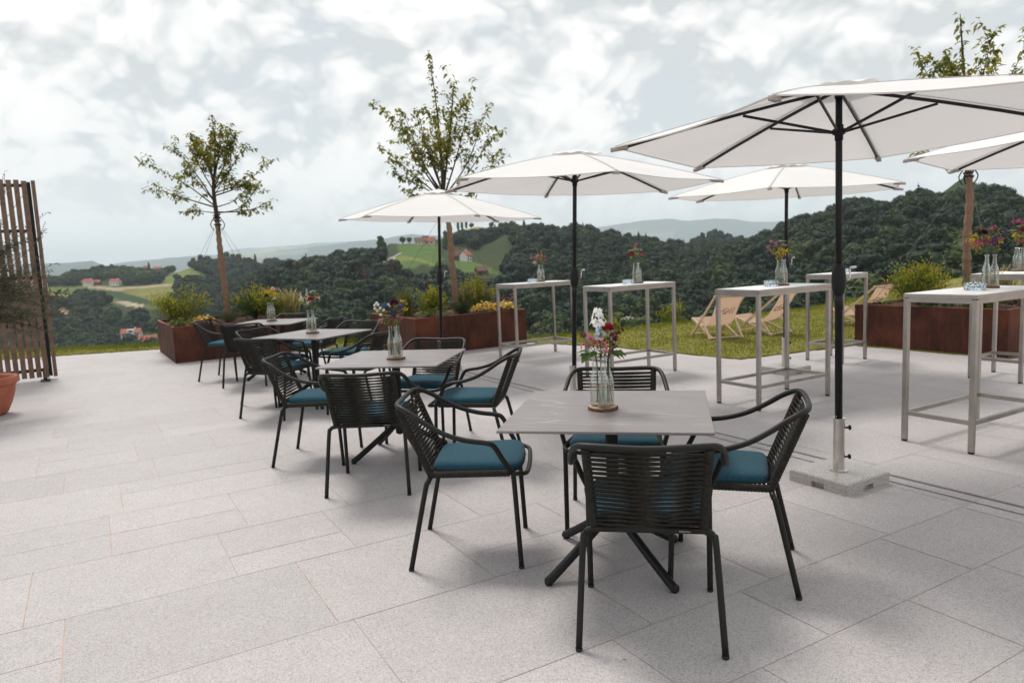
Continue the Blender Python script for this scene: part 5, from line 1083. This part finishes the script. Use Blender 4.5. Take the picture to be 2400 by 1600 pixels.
for i, (k, (x, y, z)) in enumerate(V.items()):
    slice_((x, y, z), 'round wood slice with bark edge ' + WHO[k], i * .7)
    bottles((x, y, z + .0154), R(180 + i * 25) if k != 'T1' else R(182), 'clear bottles tied with twine ' + WHO[k])
    b = bouquet((x, y, z + .0154), LOOK[k] + WHO[k], FL[k], 100 + i, 26 if k == 'T1' else 20, L_green if k in ('T1', 'B') else L_spirea)
for k, (x, y) in {'A': (.339, 10.641), 'B': (1.432, 8.735), 'C': (2.515, 6.95), 'D': (4.31, 9.66 - .35), 'E': (3.396, 5.275)}.items():
    nm = {'D': 'on the small high table behind the front pole'}.get(k) or WHO[k]
    t = thing('ashtray', 'pale blue cut glass ashtray ' + nm, 'ashtray', (x, y, 1.1004), 0, 'cut glass ashtrays'); n = 28; m = MB()
    pr = [(.060, 0, 0), (.066, .004, 0), (.070, .018, 1), (.066, .030, 0), (.071, .043, 1), (.068, .054, 0), (.060, .055, 0), (.056, .048, 0), (.050, .018, 0), (.001, .015, 0)]
    vs = [((r + (.0030 if (j % 2) == (q % 2) and q else -.0012 if q else 0)) * math.cos(2 * PI * j / n), (r + (.0030 if (j % 2) == (q % 2) and q else -.0012 if q else 0)) * math.sin(2 * PI * j / n), z) for r, z, q in pr for j in range(n)]
    m.add(vs, [(i * n + j, i * n + (j + 1) % n, i * n + n + (j + 1) % n, i * n + n + j) for i in range(len(pr) - 1) for j in range(n)] + [tuple(range(n - 1, -1, -1))]); m.build('glass_bowl', M_ash, t, False)

# ================================================================ houses across the valley
M_wall = mat('white render', (.72, .71, .69), .9, var=(.6, (.62, .60, .57), .4, .7)); M_wall2 = mat('cream render', (.55, .46, .36), .9); M_wall3 = mat('dark timber wall', (.10, .075, .055), .9)
M_roof = mat('red tiles', (.36, .095, .055), .85, var=(1.2, (.26, .07, .045), .4, .7)); M_roof2 = mat('brown tiles', (.15, .075, .06), .9); M_win = mat('dark windows', (.03, .04, .05), .2)
def house(label, px, d, L, Wd, h, rh, rz, wall, roof, nx=4, floors=2, z=None, chim=True, name='house'):
    z = float(ground(px, d)) - .8 if z is None else z
    t = thing(name, label, 'house', ((px - 1200) / FP * d, d, z), R(rz)); h += .8
    m = MB(); m.add([(-L / 2, -Wd / 2, 0), (L / 2, -Wd / 2, 0), (L / 2, Wd / 2, 0), (-L / 2, Wd / 2, 0), (-L / 2, -Wd / 2, h), (L / 2, -Wd / 2, h), (L / 2, Wd / 2, h), (-L / 2, Wd / 2, h), (-L / 2, 0, h + rh), (L / 2, 0, h + rh)], [(0, 1, 5, 4), (1, 2, 6, 9, 5), (2, 3, 7, 6), (3, 0, 4, 8, 7), (3, 2, 1, 0)]); m.build('wall', wall, t, False)
    o = .5; m = MB()
    for s in (-1, 1):
        k = rh / (Wd / 2); a = [(-L / 2 - o, s * (Wd / 2 + o), h - k * o), (L / 2 + o, s * (Wd / 2 + o), h - k * o), (L / 2 + o, 0, h + rh), (-L / 2 - o, 0, h + rh)]
        m.add([(x, y, zz + .05) for x, y, zz in a] + [(x, y, zz + .35) for x, y, zz in a], [(0, 1, 2, 3), (7, 6, 5, 4), (0, 4, 5, 1), (1, 5, 6, 2), (2, 6, 7, 3), (3, 7, 4, 0)])
    rf = m.build('roof', roof, t, False)
    if chim: MB().box((L * .2, .6, h + rh + .3), (.8, .8, 1.8)).build('chimney', wall, rf, False)
    for f in range(floors):
        for i in range(nx):
            MB().box((-L / 2 + L * (i + .5) / nx, -Wd / 2 - .02, .8 + (h - .8) * (f + .52) / floors), (L / nx * .42, .12, 1.25)).build('window', M_win, t, False)
    return t
# three storey house in the valley
t = house('white three storey house with red roofs in the valley below the terrace', 308, 520, 12.5, 8, 9.2, 2.6, 12, M_wall, M_roof, 4, 3, z=float(ground(308, 520)) + 2.2, name='hillside_house')
MB().box((.5, -2.6, 10.6), (5.2, 4.5, 3.6)).build('dormer_block', M_wall, t, False); MB().box((.5, -4.9, 11.2), (2.0, .12, 1.3)).build('window', M_win, t, False)
t = house('low white wing with red roof beside the three storey valley house', 346, 514, 12, 6.5, 4.2, 2.2, 5, M_wall, M_roof, 5, 1, z=float(ground(346, 514)) + 2.2, chim=False, name='house_wing')
house('white farmhouse with red roof and dark barns above the striped fields', 220, 866, 10, 8, 4.6, 3.2, 8, M_wall, M_roof, 4, 1)
house('small dark barn left of the white farmhouse above the striped fields', 207, 872, 8, 6, 3.4, 2.6, -10, M_wall3, M_roof2, 2, 1, chim=False, name='barn')
house('small red brown barn right of the white farmhouse above the striped fields', 240, 872, 8, 6, 3.2, 2.4, 5, M_wall3, M_roof, 2, 1, chim=False, name='barn')
house('white house with pink red roof standing alone above the striped fields', 283, 862, 11, 7.5, 4.8, 2.6, -6, M_wall, M_roof, 3, 1)
house('red roofed house left of the cypress on the village ridge', 358, 968, 6.5, 6, 4.8, 2.4, 0, M_wall, M_roof, 2, 1, z=float(ground(358, 968)) + 3)
house('pale house with red roof at the right of the village ridge', 384, 965, 9, 6, 5.2, 2.4, 14, M_wall, M_roof, 4, 2, z=float(ground(384, 965)) + 2.5)
house('red roofed house half hidden behind the slatted screen', 100, 880, 13, 8, 5, 3, 10, M_wall, M_roof, 3, 1)
house('small red roofed house just right of the slatted screen', 113, 868, 8, 7, 4, 2.6, -20, M_wall, M_roof, 2, 1)
house('long white house on the bare ridge left of the forest hill', 644, 905, 15, 7, 3.6, 2.2, 4, M_wall, M_roof, 5, 1)
house('cream farmhouse with brown roof on top of the vineyard hill', 996, 636, 8.2, 6, 3.6, 2.2, 4, M_wall2, M_roof2, 3, 1)
house('red roofed farm building behind the parasol pole on the vineyard hill', 1020, 640, 8, 6, 3.4, 2.8, -8, M_wall2, M_roof, 2, 1)
house('white gabled house with red roof below the golden hilltop', 1101, 505, 6.2, 6.2, 4.2, 2.8, 62, M_wall, M_roof, 2, 2)
house('dark roofed barn beside the white gabled house below the golden hilltop', 1082, 508, 6.5, 6, 3.6, 3.2, 6, M_wall3, M_roof2, 2, 1)
house('pale pink house on the distant knoll right of the centre', 1755, 985, 8, 7, 4.6, 2.8, 12, M_wall2, M_roof, 2, 1)
house('small brown roofed hut among trees in the middle of the valley side', 1136, 425, 6, 5, 2.8, 2.2, 20, M_wall3, M_roof2, 2, 1, chim=False, name='hut')
# ================================================================ single trees on the ridges
def far_tree(label, px, d, h, w, shape, group, seed, col_=None, name='poplar_tree', sink=0.):
    z = float(ground(px, d)) - sink; t = thing(name, label, 'tree', ((px - 1200) / FP * d, d, z), 0, group)
    if shape == 'column': lumps = [((.12 * w * math.sin(i * 2.1), .12 * w * math.cos(i * 2.1), h * (.16 + .80 * i / 11)), w * (.22 + .30 * math.sin(PI * min(1, (i + 1.5) / 13.5)))) for i in range(12)]
    elif shape == 'cone': lumps = [((0, 0, h * (.18 + .80 * i / 10)), w * .5 * (1 - i / 10.5) + .15) for i in range(11)]
    else: lumps = [((x * w * .42, y * w * .42, h * .34 + (zz + .3) * h * .30), r * w * .52) for (x, y, zz), r in crown_lumps(seed, 9)]
    MB().tube([(0, 0, 0), (0, 0, h * .4)], [w * .06, w * .04], 7).build('trunk', M_branch, t)
    leafy(lumps, 520, w * .07 + .06, seed).build('crown', col_ or L_dark, t, False); return t
G = 'poplars on the golden hilltop'
for i, (p, h) in enumerate(((1087, 12.5), (1096, 11.5), (1106, 12))): far_tree('%s of three slim poplars standing on the golden hilltop' % ('leftmost', 'middle', 'rightmost')[i], p, 812, h, 3.0, 'column', G, 70 + i, L_dark)
far_tree('round bush right of the three poplars on the golden hilltop', 1118, 812, 7, 7, 'round', None, 73, L_dark, 'round_tree')
far_tree('tree at the right end of the golden hilltop, beside the forest', 1165, 800, 12, 7, 'round', None, 74, L_dark, 'round_tree')
far_tree('tall dark cypress on the bare ridge beside the long white house', 612, 905, 14, 3.2, 'column', None, 75, L_dark, 'cypress_tree')
far_tree('dark cypress between the red roofed houses on the village ridge', 364, 960, 15, 3.4, 'column', None, 76, L_dark, 'cypress_tree', -2)
for i, (p, h, w) in enumerate(((902, 17, 3.6), (908, 18, 3.8), (914, 15, 3.4))): far_tree('%s of three tall poplars rising above the forest hill left of centre' % ('leftmost', 'middle', 'rightmost')[i], p, 478, h, w, 'column', 'poplars on the forest hill', 80 + i, L_dark)
far_tree('round tree left of the cream farmhouse on the vineyard hill', 957, 634, 9, 7, 'round', None, 84, L_dark, 'round_tree')
far_tree('smaller round tree next to the cream farmhouse on the vineyard hill', 972, 640, 8, 6, 'round', None, 85, L_dark, 'round_tree')
far_tree('dark tree behind the red farm building on the vineyard hill', 1010, 660, 9, 8, 'round', None, 86, L_dark, 'round_tree')
far_tree('tall dark spruce beside the middle tree trunk, above the vineyards', 1056, 600, 17, 6, 'cone', None, 87, L_dark, 'spruce_tree')
far_tree('single round tree in the pale field at the right of the striped fields', 425, 845, 9, 9, 'round', None, 88, L_dark, 'round_tree')
for i, (p, h, w) in enumerate(((468, 15, 8), (486, 18, 10), (502, 17, 9), (532, 18, 8), (546, 21, 9), (560, 19, 9), (574, 20, 9), (590, 15, 8))):
    far_tree('%s tall tree of the row on the ridge behind the left young tree' % ('first', 'second', 'third', 'fourth', 'fifth', 'sixth', 'seventh', 'last')[i], p, 945 + (i % 3) * 6, h * 1.3, w * 1.1, 'round', 'tall trees on the left ridge', 140 + i, L_dark, 'ridge_tree', 1)
# shrubs at the lip of the lawn
shrub('lawn_edge_shrub', 'light green leafy shrub at the far lip of the lawn, left of the deck chairs', (3.35, 14.75, -.35), .40, .72, 700, L_green, .06, .035, 90, .4, L_spirea, 12)
shrub('lawn_edge_shrub', 'small light green shrub at the lip of the lawn behind the second high table', (2.0, 14.15, -.35), .30, .58, 420, L_green, .06, .035, 91, .4, L_spirea, 10)
# ================================================================ air
hz_ = MB().box((0, 9000, 190), (36000, 18600, 660)).build('haze', None, smooth=False); hz_['kind'] = 'stuff'; hz_['label'] = 'pale blue summer haze over the valley and the far mountains'; hz_['category'] = 'haze'
mh = bpy.data.materials.new('haze'); mh.use_nodes = True; t = mh.node_tree; t.nodes.remove(t.nodes['Principled BSDF']); pv = nd(t, 'ShaderNodeVolumePrincipled')
pv.inputs['Color'].default_value = (.80, .91, .98, 1); pv.inputs['Density'].default_value = .0001; pv.inputs['Anisotropy'].default_value = .2
t.links.new(pv.outputs[0], t.nodes['Material Output'].inputs['Volume']); hz_.data.materials.append(mh)
